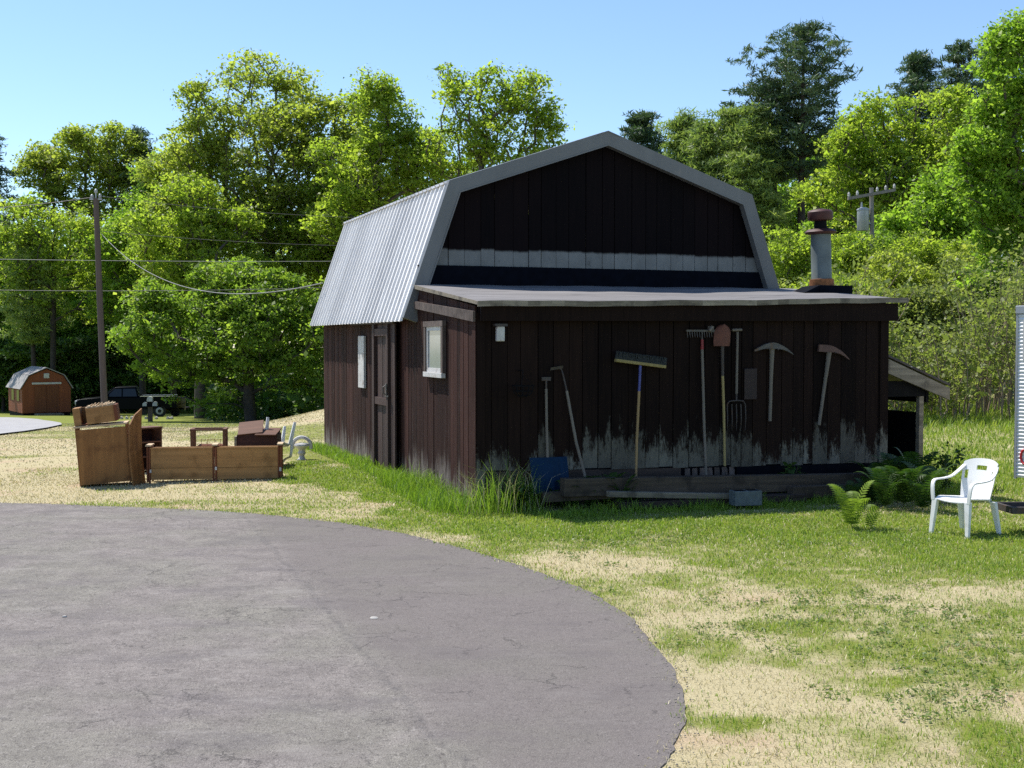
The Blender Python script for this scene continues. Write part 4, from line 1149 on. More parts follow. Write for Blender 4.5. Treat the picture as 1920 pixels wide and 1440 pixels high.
for k in range(4):
    a_, b_ = Vector(rp_[k]), Vector(rp_[k + 1]); n_ = Vector((-(b_ - a_).y, (b_ - a_).x)).normalized() * .05
    MB().prism([tuple(a_), tuple(b_), tuple(b_ + n_), tuple(a_ + n_)], -.12, SDp + .12).build('roof', M['shed_roof'], t)
mb = MB(); mb.box(.75, 1.49, -.04, -.003, .2, 1.85); mb.build('door', M['red_wood'], t); mb = MB(); mb.box(1.51, 2.25, -.04, -.003, .2, 1.85); mb.build('door', M['red_wood'], t)
MB().box(.6, 2.4, -.07, -.003, 1.98, 2.1).build('door_track', M['white_paint'], t)
MB().box(SW / 2 - .17, SW / 2 + .17, -.05, -.003, 2.36, 2.68).build('gable_vent', M['white_paint'], t, bevel=.02)
for v in (.8, 2.4): MB().box(-.03, -.003, v, v + .7, .9, 1.6).build('window', M['glass_dark'], t)
MB().box(.7, 2.3, -1.1, -.02, -.2, .12).build('ramp', M['grey_timber'], t)

# pickup truck: x forward
Yt = 74
pt0 = P3(240, 783, Yt); zt = gz(pt0.x, Yt)
t = thing('pickup_truck', 'black pickup truck parked at the dark wood edge', 'truck', (pt0.x, Yt, zt), PI + .22)
TW = .98
prof = [(-2.9, .55), (-2.9, 1.22), (-.75, 1.25), (-.72, 1.2), (1.25, 1.2), (1.45, 1.22), (2.65, 1.12), (2.85, 1.0), (2.9, .55), (2.35, .5), (1.45, .5), (-1.45, .5), (-2.4, .5)]
MB().prism(prof[::-1], -TW, TW).build('body', M['car_black'], t, smooth=True, bevel=.07, seg=3)
mb = MB()
cabp = [(-.72, 1.2), (1.35, 1.2), (.65, 1.82), (-.55, 1.85)]
vs = [(x, -TW + .04 if z < 1.3 else -TW + .2, z) for x, z in cabp] + [(x, TW - .04 if z < 1.3 else TW - .2, z) for x, z in cabp]
mb.add(vs, [(0, 1, 2, 3), (7, 6, 5, 4), (0, 4, 5, 1), (1, 5, 6, 2), (2, 6, 7, 3), (3, 7, 4, 0)]); mb.build('cab', M['car_black'], t, smooth=True, bevel=.05, seg=3)
for s in (-1, 1):
    f = lambda z: s * (TW - .04 - .16 * (z - 1.2) / .62 + .012)
    mb = MB()
    for x0, x1, xa, xb in ((-.6, .2, -.5, .2), (.28, 1.12, .28, .66)):
        mb.hexa([(x0, f(1.27) - s * .03, 1.27), (x1, f(1.27) - s * .03, 1.27), (x1, f(1.27), 1.27), (x0, f(1.27), 1.27), (xa, f(1.72) - s * .03, 1.72), (xb, f(1.72) - s * .03, 1.72), (xb, f(1.72), 1.72), (xa, f(1.72), 1.72)])
    mb.build('side_window', M['glass_dark'], t)
    MB().box(1.0, 1.15, s * 1.0 - .12 * (s < 0), s * 1.0 + .12 * (s > 0), 1.27, 1.45).build('mirror', M['car_black'], t, bevel=.02)
    MB().box(-2.85, -.8, s * (TW - .06) - .04, s * (TW - .06) + .04, 1.255, 1.285).build('bed_rail', M['chrome'], t)
    MB().box(2.80, 2.93, s * .72 - .17, s * .72 + .17, .82, 1.03).build('headlight', M['metal_grey'], t, bevel=.03)
    for x in (1.9, -1.9):
        mb = MB(); mb.M = Matrix.Translation((x, s * (TW - .13), .38)) @ Matrix.Rotation(PI / 2, 4, 'X'); mb.lathe([(.22, -.13), (.36, -.13), (.39, -.08), (.39, .08), (.36, .13), (.22, .13)], 20)
        wl = mb.build('wheel', M['rubber'], t, smooth=True)
        mb = MB(); mb.M = Matrix.Translation((x, s * (TW - .13), .38)) @ Matrix.Rotation(PI / 2, 4, 'X'); mb.lathe([(.05, -.12), (.2, -.145), (.22, -.135), (.22, .135), (.2, .145), (.05, .12)], 16); mb.build('rim', M['metal_grey'], wl, smooth=True)
mb = MB(); mb.add([(1.30, -.74, 1.27), (1.30, .74, 1.27), (.72, .66, 1.79), (.72, -.66, 1.79)], [(0, 1, 2, 3)]); mb.v = [(x + .025, y, z + .02) for x, y, z in mb.v]; o = mb.build('windscreen', M['glass_dark'], t); o.modifiers.new('s', 'SOLIDIFY').thickness = .01
MB().box(2.86, 2.95, -.5, .5, .74, 1.05).build('grille', M['chrome'], t, bevel=.02)
MB().box(2.85, 3.05, -.95, .95, .48, .68).build('bumper', M['car_black'], t, bevel=.04)
MB().box(-2.96, -2.9, -.85, -.7, .85, 1.15).build('tail_light', M['red_paint'], t); MB().box(-2.96, -2.9, .7, .85, .85, 1.15).build('tail_light', M['red_paint'], t)
# wood sided trailer behind it
pq = P3(312, 778, 75); t = thing('utility_trailer', 'low wood sided trailer standing right of the black truck', 'trailer', (pq.x, 75, gz(pq.x, 75)), -.12)
for z in (.55, .78, 1.01): MB().box(0, 1.15, 0, .03, z, z + .2).build('side_board', M['grey_timber'], t)
MB().box(0, 1.15, .03, 1.4, .42, .54).build('bed', M['black'], t)
mb = MB(); mb.M = Matrix.Translation((.6, -.06, .3)) @ Matrix.Rotation(PI / 2, 4, 'X'); mb.lathe([(.1, -.08), (.28, -.08), (.3, -.04), (.3, .04), (.28, .08), (.1, .08)], 16); mb.build('wheel', M['rubber'], t, smooth=True)
MB().box(-.05, .0, -.02, .06, .4, 1.22).build('post', M['red_paint'], t); MB().box(1.15, 1.2, -.02, .06, .4, 1.22).build('post', M['grey_timber'], t)
# mailbox post
Ym = 60; pm = P3(282, 799, Ym); t = thing('mailbox', 'white and dark mailboxes on a single brown post by the road', 'mailbox', (pm.x, Ym, gz(pm.x, Ym)), .2)
MB().box(-.11, .11, -.11, .11, -.2, .72).build('post', M['old_timber_z'], t)
MB().box(-.36, .36, -.25, .1, .721, .76).build('shelf', M['black'], t)
def mbx(x, w_, h_, z, m_, nm):
    pts = [(x - w_ / 2, z), (x + w_ / 2, z)] + [(x + w_ / 2 * math.cos(a_), z + h_ - w_ / 2 + w_ / 2 * math.sin(a_)) for a_ in np.linspace(0, PI, 9)]
    return MB().prism(pts, -.28, .2).build(nm, m_, t)
mbx(-.24, .2, .18, .762, M['metal_grey'], 'letter_box'); mbx(.24, .22, .2, .762, M['metal_grey'], 'letter_box')
bxx = MB().box(-.13, .13, -.2, .12, .762, .98).build('riser', M['black'], t)
mbx(0, .27, .24, .982, M['white_paint'], 'letter_box')
# pale stones at the verge
st = None; r = random.Random(12)
for k, px_ in enumerate((228, 238, 247, 258, 274, 293, 315, 322)):
    q = P3(px_, 778, 66); mb = MB()
    mb.lathe([(.04, 0), (.09, .04), (.1, .1), (.07, .16), (.02, .18)], 8, (0, 0, 0)); mb.v = [(x * r.uniform(.8, 1.2), y * r.uniform(.8, 1.2), z * r.uniform(.7, 1.3)) for x, y, z in mb.v]
    o = mb.build('stone', M['stone'], None, smooth=True); o.location = (q.x, 66, gz(q.x, 66) - .03); tag(o, 'small pale stone in a row along the verge before the black truck', 'stone', 'pale verge stones')

# ------------------------------------------------------------------ white trailer at the right edge
Yw = 17.3; pw0 = P3(1904, 890, Yw)
t = thing('cargo_trailer', 'tall white ribbed trailer standing on the lawn at the right edge', 'trailer', (pw0.x, Yw, 0), -1.0)
TH0, TH1 = .36, 2.78
mb = MB(); n = 44; pr_ = []
for k in range(n):
    z = TH0 + (TH1 - .12 - TH0) * k / n; dz = (TH1 - .12 - TH0) / n
    pr_ += [(z, 0), (z + dz * .55, -.012), (z + dz * .75, -.012)]
pr_.append((TH1 - .12, 0))
vs = []; fs = []
for x in (0.0, 2.2):
    for z, y in pr_: vs.append((x, y, z))
m_ = len(pr_)
for k in range(m_ - 1): fs.append((k, m_ + k, m_ + k + 1, k + 1))
mb.add(vs, fs); o = mb.build('siding', M['white_metal'], t); o.modifiers.new('s', 'SOLIDIFY').thickness = .012
MB().box(0.0, 2.2, .02, 5.0, TH0, TH1 - .05).build('body', M['white_metal'], t, bevel=.03)
MB().box(-.012, .02, -.02, .02, TH0 - .02, TH1 - .12).build('corner_trim', M['metal_grey'], t)
MB().box(-.02, 2.2, -.03, .02, TH1 - .118, TH1).build('top_rail', M['metal_grey'], t, bevel=.01)
sg = MB().box(.10, .9, -.022, -.013, 2.02, 2.58).build('sign', M['white_paint'], t)
mb = MB()
for z in (2.12, 2.30, 2.44): mb.box(.145, .19, -.026, -.0225, z, z + .05)
mb.build('lettering', M['metal_grey'], sg)
mb = MB(); mb.M = Matrix.Translation((.155, -.02, .66)) @ Matrix.Rotation(PI / 2, 4, 'X'); mb.tube([(.06 * math.cos(a_), .1 * math.sin(a_), 0) for a_ in np.linspace(.7, 2 * PI - .7, 14)], .016, 6); mb.build('red_letter', M['red_sign'], t)
MB().box(-.02, -.005, -.015, .02, .36, 1.05).build('edge_strip', M['black'], t)
mb = MB(); mb.M = Matrix.Translation((1.1, .5, .33)) @ Matrix.Rotation(PI / 2, 4, 'X'); mb.lathe([(.15, -.1), (.3, -.1), (.33, -.05), (.33, .05), (.3, .1), (.15, .1)], 18); mb.build('wheel', M['rubber'], t, smooth=True)
for x, y in ((.15, .12), (2.0, .12), (.15, 4.7), (2.0, 4.7)): MB().box(x, x + .08, y, y + .08, -.1, TH0).build('prop', M['iron'], t)
# black steel rail in front
pq = P3(1898, 958, 14.3)
t = thing('steel_frame', 'black steel channel frame poking in above the lawn beside the chair', 'frame', (pq.x, 14.3, gz(pq.x, 14.3)), .05)
mb = MB(); mb.box(0, 1.6, 0, .05, .26, .34); mb.box(0, .04, .05, .5, .26, .34); mb.box(.04, 1.6, .45, .5, .26, .34); mb.build('rail', M['iron'], t, bevel=.004)
for x in (.5, 1.3): MB().box(x, x + .05, .2, .25, -.02, .27).build('leg', M['iron'], t)
MB().box(.04, 1.6, .05, .45, .265, .275).build('deck', M['old_timber'], t)

# ------------------------------------------------------------------ trees
def unit(v): return v / np.maximum(np.linalg.norm(v, axis=-1, keepdims=True), 1e-9)
def leaves(C, S, n, size, rng, up=.55, flat=.75, asp=.62, tintC=None, along=None, shell=0.0):
    """leaf-sized faces scattered about cluster centres C with spreads S"""
    N = len(C); idx = np.repeat(np.arange(N), n)
    off = rng.normal(size=(N * n, 3)); off = off / (1 + .25 * np.linalg.norm(off, axis=1, keepdims=True))
    off[:, 2] *= flat
    P = C[idx] + off * S[idx, None]
    nm = unit(rng.normal(size=(N * n, 3)) + np.array([0, 0, up * 2]))
    t = rng.normal(size=(N * n, 3)); t[:, 2] -= .35
    t = unit(t - nm * (t * nm).sum(1, keepdims=True)); b = np.cross(nm, t)
    L = size * np.clip(rng.lognormal(-.12, .42, (N * n, 1)), .35, 2.4)
    v0 = P - t * L * .5; v2 = P + t * L * .5
    mid = P - t * L * .08 - nm * L * .10
    v1 = mid + b * L * asp * .5; v3 = mid - b * L * asp * .5
    V = np.stack([v0, v1, v2, v3], 1).reshape(-1, 3)
    Q = np.arange(len(V)).reshape(-1, 4)
    tc = rng.random(N) if tintC is None else tintC
    tint = np.clip(tc[idx] * .6 + rng.random(N * n) * .5 - .05, 0, 1)
    return V, Q, tint

def skeleton(base, trunk_top, C, rng, r_tip, r_base, seg=.7, bias=.35, lean=(0, 0)):
    """nodes joined from the trunk to every cluster, each limb leaving the nearest lower wood"""
    nodes = [np.array(base, float)]; par = [-1]
    h = trunk_top - base[2]; n = max(3, int(h / seg)); ph = rng.uniform(0, 6, 2)
    for k in range(1, n + 1):
        q = k / n
        nodes.append(np.array([base[0] + lean[0] * q + .12 * math.sin(q * 5 + ph[0]) * q, base[1] + lean[1] * q + .12 * math.sin(q * 4 + ph[1]) * q, base[2] + h * q])); par.append(len(nodes) - 2)
    first = max(1, int(n * .35))
    A = np.array(nodes)
    axis_d = np.hypot(C[:, 0] - base[0], C[:, 1] - base[1])
    order = np.argsort(axis_d * .8 + np.abs(C[:, 2] - trunk_top) * .5)
    for ci in order:
        c = C[ci]; A = np.array(nodes)
        d = A - c; hd = np.hypot(d[:, 0], d[:, 1])
        cost = np.linalg.norm(d, axis=1) + np.maximum(0, A[:, 2] - (c[2] - bias * hd)) * 2.0
        cost[:first] += 50
        j = int(np.argmin(cost)); p = nodes[j]; L = np.linalg.norm(c - p)
        m = max(1, int(L / seg)); prev = j
        for k in range(1, m + 1):
            q = k / m; pt = p + (c - p) * q
            pt = pt + np.array([0, 0, .12 * L * math.sin(PI * q)]) + (rng.normal(size=3) * .05 * L / m if k < m else 0)
            nodes.append(pt); par.append(prev); prev = len(nodes) - 1
    A = np.array(nodes); par = np.array(par); cnt = np.ones(len(A))
    for i in range(len(A) - 1, 0, -1): cnt[par[i]] += cnt[i]
    rad = r_tip * cnt ** .5; rad = np.minimum(rad * 1.0, rad / rad[0] * r_base + r_tip * .6)
    return A, par, rad
def limbs(A, par, rad, sides=5, rmin=0.0):
    ch = np.nonzero(par >= 0)[0]; ch = ch[rad[ch] > rmin]
    p0, p1 = A[par[ch]], A[ch]; r0, r1 = np.minimum(rad[par[ch]], rad[ch] * 1.35), rad[ch]
    d = unit(p1 - p0); ref = np.where(np.abs(d[:, 2:3]) < .9, np.array([[0, 0, 1.0]]), np.array([[1.0, 0, 0]]))
    a = unit(np.cross(d, ref)); b = np.cross(d, a); V = []
    for P, R in ((p0 - d * r0[:, None] * .3, r0), (p1, r1)):
        for k in range(sides):
            t = 2 * PI * k / sides; V.append(P + (a * math.cos(t) + b * math.sin(t)) * R[:, None])
    V = np.stack(V, 1); n = len(ch); base = np.arange(n)[:, None] * (2 * sides)
    Q = []
    for k in range(sides): Q.append(base + np.array([[k, (k + 1) % sides, sides + (k + 1) % sides, sides + k]]))
    return V.reshape(-1, 3), np.concatenate(Q, 0)
def lift(o, V0): return o

def broadleaf(name, label, Y, blobs, foot, mat_leaf, n_cl, n_leaf, size, seed, bark='bark', spread=.75, trunk=.22, depth=.85, group=None, top=.62, shell=.45, tip=.021, bias=.35, cat='tree', lean_top=None):
    """blobs: the crown's lobes as the photograph shows them (centre and radii, in photo pixels at the tree's distance); they become lobes in metres"""
    rng = np.random.default_rng(seed); s = Y / F_PX
    f = P3(foot, 700, Y); zb = gz(f.x, Y); root = np.array([f.x, Y, zb])
    t = thing(name, label, cat, tuple(root), group=group)
    Bl = []
    for (bx, by, rx, ry) in blobs:
        c = P3(bx, by, Y); Bl.append((c.x - root[0], rng.uniform(-.25, .25) * rx * s, c.z - zb, rx * s, ry * s))
    z_top = max(b[2] + b[4] for b in Bl)
    for b in list(Bl):          # smaller boughs breaking each lobe's outline
        for _ in range(4):
            a = rng.uniform(-.6, PI + .6); q = rng.uniform(.75, 1.12); e = rng.uniform(.26, .48)
            Bl.append((b[0] + math.cos(a) * b[3] * q, b[1] + rng.uniform(-.6, .6) * b[3], b[2] + math.sin(a) * b[4] * q, b[3] * e, b[4] * e * rng.uniform(.6, 1.0)))
    wt = np.array([(b[3] * b[4]) ** .8 for b in Bl]); wt /= wt.sum()
    n_cl = int(n_cl * 2.1); n_leaf = int(n_leaf * .74); size *= .70; spread *= .74
    C = []
    pick_ = rng.choice(len(Bl), n_cl, p=wt)
    for i in pick_:
        x, y, z, rx, rz = Bl[i]; u = unit(rng.normal(size=3)); r_ = shell + (1 - shell) * rng.random() ** .6
        if rng.random() < .14: r_ *= rng.uniform(1.05, 1.32)
        C.append((x + u[0] * rx * r_, y + u[1] * rx * depth * r_, z + u[2] * rz * r_))
    C = np.array(C); C = C[(C[:, 2] > .4) & (C[:, 2] < z_top * 1.015)]
    zt = np.percentile(C[:, 2], 97); zlo = C[:, 2].min()
    A, par, rad = skeleton((0, 0, -.2), max(zt * top, 1.0), C, rng, tip, trunk, bias=bias, lean=(lean_top or (C[:, 0].mean() * .6, 0)))
    V, Q = limbs(A, par, rad); mesh_np('trunk', V, Q, M[bark], t)
    S = spread * rng.uniform(.55, 1.25, len(C))
    V, Q, tint = leaves(C, S, n_leaf, size, rng, up=.6, flat=.5)
    mesh_np('crown', V, Q, mat_leaf, t, tint=tint)
    return t

def pine(name, label, Y, foot, top_px, base_px, half_px, mat_leaf, seed, trunk=.3, n_wh=22, n_leaf=90, size=.42, droop=.1, prof=None, bark='bark_dark', group=None, cl_r=.42, up=.25, x_top=None):
    rng = np.random.default_rng(seed); s = Y / F_PX
    f = P3(foot, 700, Y); zb = gz(f.x, Y); H = P3(foot, top_px, Y).z - zb; z0 = P3(foot, base_px, Y).z - zb; R = half_px * s
    xt = 0 if x_top is None else (P3(x_top, 700, Y).x - f.x)
    t = thing(name, label, 'tree', (f.x, Y, zb), group=group)
    prof = prof or [(0, .65), (.25, 1.0), (.6, .75), (.85, .4), (1, .08)]
    px_, pr_ = zip(*prof)
    mb = MB(); A = []; par = []; rad = []
    n = 16
    for k in range(n + 1):
        q = k / n; A.append((xt * q + .1 * math.sin(3 * q + seed), .1 * math.sin(4 * q), -.2 + (H + .1) * q)); par.append(k - 1); rad.append(trunk * (1 - q) ** .8 + .025)
    C = []
    for k in range(n_wh):
        q = (k + rng.uniform(-.3, .3)) / n_wh; q = min(max(q, 0), .99); z = z0 + (H - z0) * q
        r_ = R * np.interp(q, px_, pr_)
        nb = rng.integers(4, 7); a0 = rng.uniform(0, 6.28)
        for b in range(nb):
            if rng.random() < .12: continue
            a = a0 + 2 * PI * b / nb + rng.uniform(-.35, .35); L = r_ * rng.uniform(.5, 1.2)
            pq = z / H; prev = int(round(pq * n)); prev = min(prev, n)
            p0 = np.array([xt * pq, 0, z]); rise = rng.uniform(.05, .3) + up * q
            m = max(2, int(L / .55))
            for j in range(1, m + 1):
                e = j / m; p = p0 + np.array([math.cos(a) * L * e, math.sin(a) * L * e, L * (rise * e + .25 * e * e * (.3 + up) - droop * math.sin(PI * e))])
                A.append(tuple(p)); par.append(prev if j > 1 else prev); rad.append(max(.014, .055 * (1 - e) * (1 - .6 * q))); prev = len(A) - 1
                if e > .28:
                    for q2 in range(2):
                        C.append(p + np.array([rng.normal() * .34, rng.normal() * .34, rng.normal() * .07 + .06]) * (cl_r / .42) * (1 if q2 else 0))
    for k in range(4): C.append((xt + rng.normal() * .1, rng.normal() * .1, H - .3 * k))
    A = np.array(A); par = np.array(par); rad = np.array(rad)
    V, Q = limbs(A, par, rad); mesh_np('trunk', V, Q, M[bark], t)
    C = np.array(C); C[:, 2] = np.minimum(C[:, 2], H + .25 - .45 * np.hypot(C[:, 0] - xt, C[:, 1])); S = cl_r * rng.uniform(.6, 1.15, len(C))
    S = S * .78
    V, Q, tint = leaves(C, S, int(n_leaf * .5), size * .75, rng, up=.3, flat=.36, asp=.18)
    mesh_np('crown', V, Q, mat_leaf, t, tint=tint)
    return t

# --- left of the barn
broadleaf('maple_tree', 'tallest broad yellow green maple rising behind the barn roof left end', 72,
          [(500, 190, 95, 85), (425, 255, 90, 95), (575, 215, 85, 80), (400, 370, 110, 110), (510, 330, 130, 130), (630, 260, 75, 80), (620, 370, 100, 110), (480, 470, 140, 90), (370, 300, 50, 60), (690, 230, 40, 60), (600, 470, 110, 90), (660, 450, 70, 80), (560, 330, 70, 70), (390, 220, 50, 60), (340, 350, 60, 70), (320, 430, 60, 70), (650, 330, 70, 80), (560, 400, 90, 70), (430, 420, 80, 70), (520, 540, 110, 60), (310, 560, 50, 70)],
          510, M['leaf_olive'], 660, 98, .26, 101, spread=.85, trunk=.42, shell=.35)
broadleaf('oak_tree', 'rounded pale yellow oak left of the tallest maple', 68,
          [(340, 420, 80, 85), (400, 470, 90, 90), (310, 500, 55, 80), (380, 560, 90, 60), (450, 540, 80, 60)],
          372, M['leaf_yellow'], 250, 90, .25, 102, spread=.75, trunk=.3)
broadleaf('maple_tree', 'low spreading bright green maple at the wood edge beside the barn', 60,
          [(430, 640, 110, 75), (340, 620, 80, 60), (530, 650, 90, 80), (560, 560, 60, 60), (300, 590, 50, 40), (470, 560, 80, 50), (590, 690, 60, 60), (400, 710, 90, 45), (500, 590, 70, 40), (262, 640, 42, 24), (282, 555, 34, 28), (600, 610, 40, 40), (330, 695, 60, 24), (430, 520, 60, 30)],
          470, M['leaf_low'], 320, 100, .24, 103, bark='bark_dark', spread=.62, trunk=.3, top=.5)
broadleaf('young_maple', 'airy upright young maple between the tallest maple and barn ridge', 66,
          [(705, 220, 50, 70), (740, 300, 60, 80), (680, 330, 70, 70), (790, 320, 55, 60), (660, 420, 70, 60), (720, 180, 28, 35)],
          715, M['leaf_yellow'], 270, 72, .24, 104, spread=.65, trunk=.2, shell=.3)
broadleaf('birch_tree', 'airy open crowned tree showing sky behind the barn ridge left slope', 64,
          [(860, 190, 55, 55), (930, 170, 70, 42), (1000, 190, 45, 50), (850, 270, 60, 55), (960, 260, 80, 60), (1030, 240, 30, 45), (890, 330, 90, 50), (1000, 310, 50, 50)],
          905, M['leaf_yellow'], 250, 52, .24, 105, spread=.62, trunk=.22, shell=.3, tip=.02, bias=.5)
broadleaf('oak_tree', 'flat topped open oak with reddish tinge behind the utility pole', 94,
          [(130, 285, 75, 40), (205, 290, 50, 42), (75, 320, 40, 38), (160, 345, 85, 35), (230, 345, 40, 40), (110, 390, 60, 30), (200, 395, 50, 28)],
          172, M['leaf_olive'], 230, 85, .32, 106, spread=.8, trunk=.3, shell=.3, bias=.45)
pine('pine_tree', 'dark thin pine right of the flat topped oak', 95, 262, 240, 430, 42, M['needle'], 107, trunk=.24, n_wh=16, n_leaf=60, size=.5, cl_r=.5)
pine('pine_tree', 'dark pine cut off by the photo left edge', 92, -18, 250, 500, 55, M['needle'], 108, trunk=.28, n_wh=18, n_leaf=60, size=.5, cl_r=.55)
pine('pine_tree', 'short soft green pine under the flat topped oak', 84, 62, 430, 640, 62, M['needle_soft'], 109, trunk=.2, n_wh=18, n_leaf=70, size=.45, cl_r=.55)
broadleaf('maple_tree', 'bright green tree filling the gap behind the pole and pale oak', 83,
          [(270, 440, 60, 70), (300, 520, 60, 80), (245, 540, 60, 80), (285, 620, 70, 70), (230, 460, 40, 50)],
          268, M['leaf_bright'], 200, 95, .28, 110, bark='bark_dark', spread=.8, trunk=.22, top=.7)
broadleaf('maple_tree', 'full green maple standing behind the oak and tallest maple gap', 86,
          [(330, 330, 50, 60), (310, 400, 60, 70), (370, 420, 60, 80), (300, 470, 60, 60), (250, 480, 50, 60)],
          325, M['leaf_green'], 190, 95, .28, 111, bark='bark_dark', spread=.8, trunk=.22, top=.7)
broadleaf('maple_tree', 'yellow green tree leaning out low behind the barn far end', 70,
          [(610, 440, 70, 80), (560, 470, 60, 70), (640, 380, 60, 60), (680, 460, 60, 60), (590, 540, 60, 60)],
          620, M['leaf_yellow'], 190, 95, .25, 112, bark='bark_dark', spread=.75, trunk=.22, top=.7)
broadleaf('maple_tree', 'loose light green tree under the flat topped open oak', 84,
          [(60, 430, 70, 60), (130, 450, 60, 60), (20, 500, 60, 70), (90, 530, 70, 60), (190, 470, 50, 60), (160, 560, 60, 60)],
          95, M['leaf_yellow'], 120, 85, .28, 113, bark='bark_dark', spread=.8, trunk=.2, top=.7, shell=.3)
WE = 'young trees of the wood edge left of the big maple'
lab = 'slender young green tree among its alikes at the shaded wood edge by the pole'
for k, (fx, Yk, tp, lm) in enumerate(((25, 86, 470, 'leaf_green'), (100, 82, 430, 'leaf_bright'), (140, 90, 440, 'leaf_green'), (215, 86, 430, 'leaf_bright'), (180, 80, 560, 'leaf_green'), (270, 84, 480, 'leaf_green'), (60, 80, 600, 'leaf_green'), (300, 78, 600, 'leaf_dark'), (-40, 84, 400, 'leaf_green'), (120, 79, 640, 'leaf_dark'), (225, 79, 650, 'leaf_dark'), (5, 80, 640, 'leaf_dark'))):
    r = random.Random(k + 50); h = 760 - tp
    bl = [(fx + r.uniform(-14, 14), tp + h * (.14 + .2 * i), 50 + r.uniform(-10, 18), h * .16) for i in range(4)]
    broadleaf('young_tree', lab, Yk + 11, bl, fx, M[lm], 150, 95, .30, 200 + k, bark='bark_dark', spread=.75, trunk=.13, group=WE, top=.85, shell=.2)
# --- right of the barn
pine('white_pine', 'tallest dark pine standing alone against the sky right of the barn', 72, 1497, 48, 330, 100, M['needle'], 121, trunk=.36, n_wh=15, n_leaf=105, size=.42, cl_r=.5,
     prof=[(0, .45), (.2, .75), (.45, .98), (.65, .9), (.82, .6), (.93, .32), (1, .08)], up=.2, x_top=1505)
pine('white_pine', 'shorter dark pine touching the tallest pine left side', 74, 1478, 150, 340, 80, M['needle'], 122, trunk=.28, n_wh=12, n_leaf=120, size=.42, cl_r=.5, prof=[(0, .3), (.3, .7), (.6, 1), (.85, .7), (1, .2)], up=.25, x_top=1440)
pine('pine_tree', 'small grey green pine tip just right of the barn ridge', 90, 1200, 212, 380, 48, M['needle'], 123, trunk=.2, n_wh=14, n_leaf=110, size=.5, cl_r=.5)
SP = [(0, 1), (.35, .85), (.7, .45), (1, .05)]
pine('pine_tree', 'soft light green pine nearest the barn ridge on its right', 78, 1280, 212, 470, 58, M['needle_soft'], 124, trunk=.24, n_wh=22, n_leaf=120, size=.42, cl_r=.6, prof=SP)
pine('pine_tree', 'wide soft green pine directly left of the tallest pine', 72, 1412, 196, 480, 66, M['needle_soft'], 125, trunk=.24, n_wh=24, n_leaf=120, size=.42, cl_r=.6, prof=SP)
pine('pine_tree', 'slim soft green pine second from the barn ridge', 75, 1322, 228, 480, 52, M['needle_soft'], 135, trunk=.2, n_wh=20, n_leaf=120, size=.42, cl_r=.6, prof=SP)
pine('pine_tree', 'slim soft green pine third from the barn ridge with narrow tip', 74, 1366, 206, 480, 56, M['needle_soft'], 136, trunk=.2, n_wh=22, n_leaf=120, size=.42, cl_r=.6, prof=SP)
pine('pine_tree', 'dark pine behind the yellow maple, leftmost of the far right pines', 95, 1715, 98, 330, 62, M['needle'], 126, trunk=.25, n_wh=16, n_leaf=110, size=.5, cl_r=.55)
pine('pine_tree', 'dark pine behind the yellow maple, middle of the far right pines', 92, 1790, 78, 330, 60, M['needle'], 127, trunk=.25, n_wh=16, n_leaf=110, size=.5, cl_r=.55)
pine('pine_tree', 'dark pine partly hidden by the edge maple top', 94, 1862, 62, 330, 60, M['needle'], 128, trunk=.25, n_wh=16, n_leaf=110, size=.5, cl_r=.55)
broadleaf('maple_tree', 'wide yellow green maple spreading right of the tallest pine', 62,
          [(1760, 230, 110, 60), (1660, 260, 80, 60), (1850, 240, 80, 70), (1620, 330, 70, 60), (1720, 330, 110, 60), (1820, 330, 90, 60), (1590, 260, 35, 35), (1660, 400, 100, 45), (1570, 350, 60, 55), (1650, 450, 80, 40), (1770, 410, 110, 50)],
          1700, M['leaf_yellow'], 380, 88, .24, 131, spread=.68, trunk=.32, shell=.35, bias=.5)
broadleaf('maple_tree', 'broad green tree standing behind the tallest pine trunk', 80,
          [(1560, 330, 70, 70), (1440, 400, 80, 60), (1530, 420, 80, 60), (1620, 290, 50, 50), (1600, 380, 60, 60)],
          1545, M['leaf_green'], 240, 100, .26, 134, bark='bark_dark', spread=.8, trunk=.25)
broadleaf('maple_tree', 'light green tree filling in between the wide maple and edge maple', 54,
          [(1830, 400, 70, 60), (1780, 360, 60, 60), (1850, 320, 50, 60), (1800, 450, 80, 40), (1720, 420, 60, 40)],
          1815, M['leaf_bright'], 210, 90, .22, 137, bark='bark_dark', spread=.65, trunk=.2)
broadleaf('maple_tree', 'near bright green maple filling the right edge above the trailer', 42,
          [(1900, 150, 50, 90), (1860, 250, 50, 60), (1850, 350, 60, 60), (1930, 260, 80, 90), (1890, 420, 60, 70), (1940, 420, 70, 80), (1900, 520, 70, 60), (1960, 140, 60, 100), (1870, 620, 40, 50), (1890, 70, 28, 40)],
          1945, M['leaf_bright'], 330, 95, .19, 132, spread=.5, trunk=.22, shell=.35)
broadleaf('maple_tree', 'mid green tree behind the grey transformer pole', 66,
          [(1760, 430, 90, 50), (1820, 470, 80, 50), (1700, 470, 60, 50), (1600, 420, 50, 50), (1560, 460, 50, 50), (1780, 520, 90, 40)],
          1740, M['leaf_green'], 220, 90, .24, 133, bark='bark_dark', spread=.65, trunk=.22)
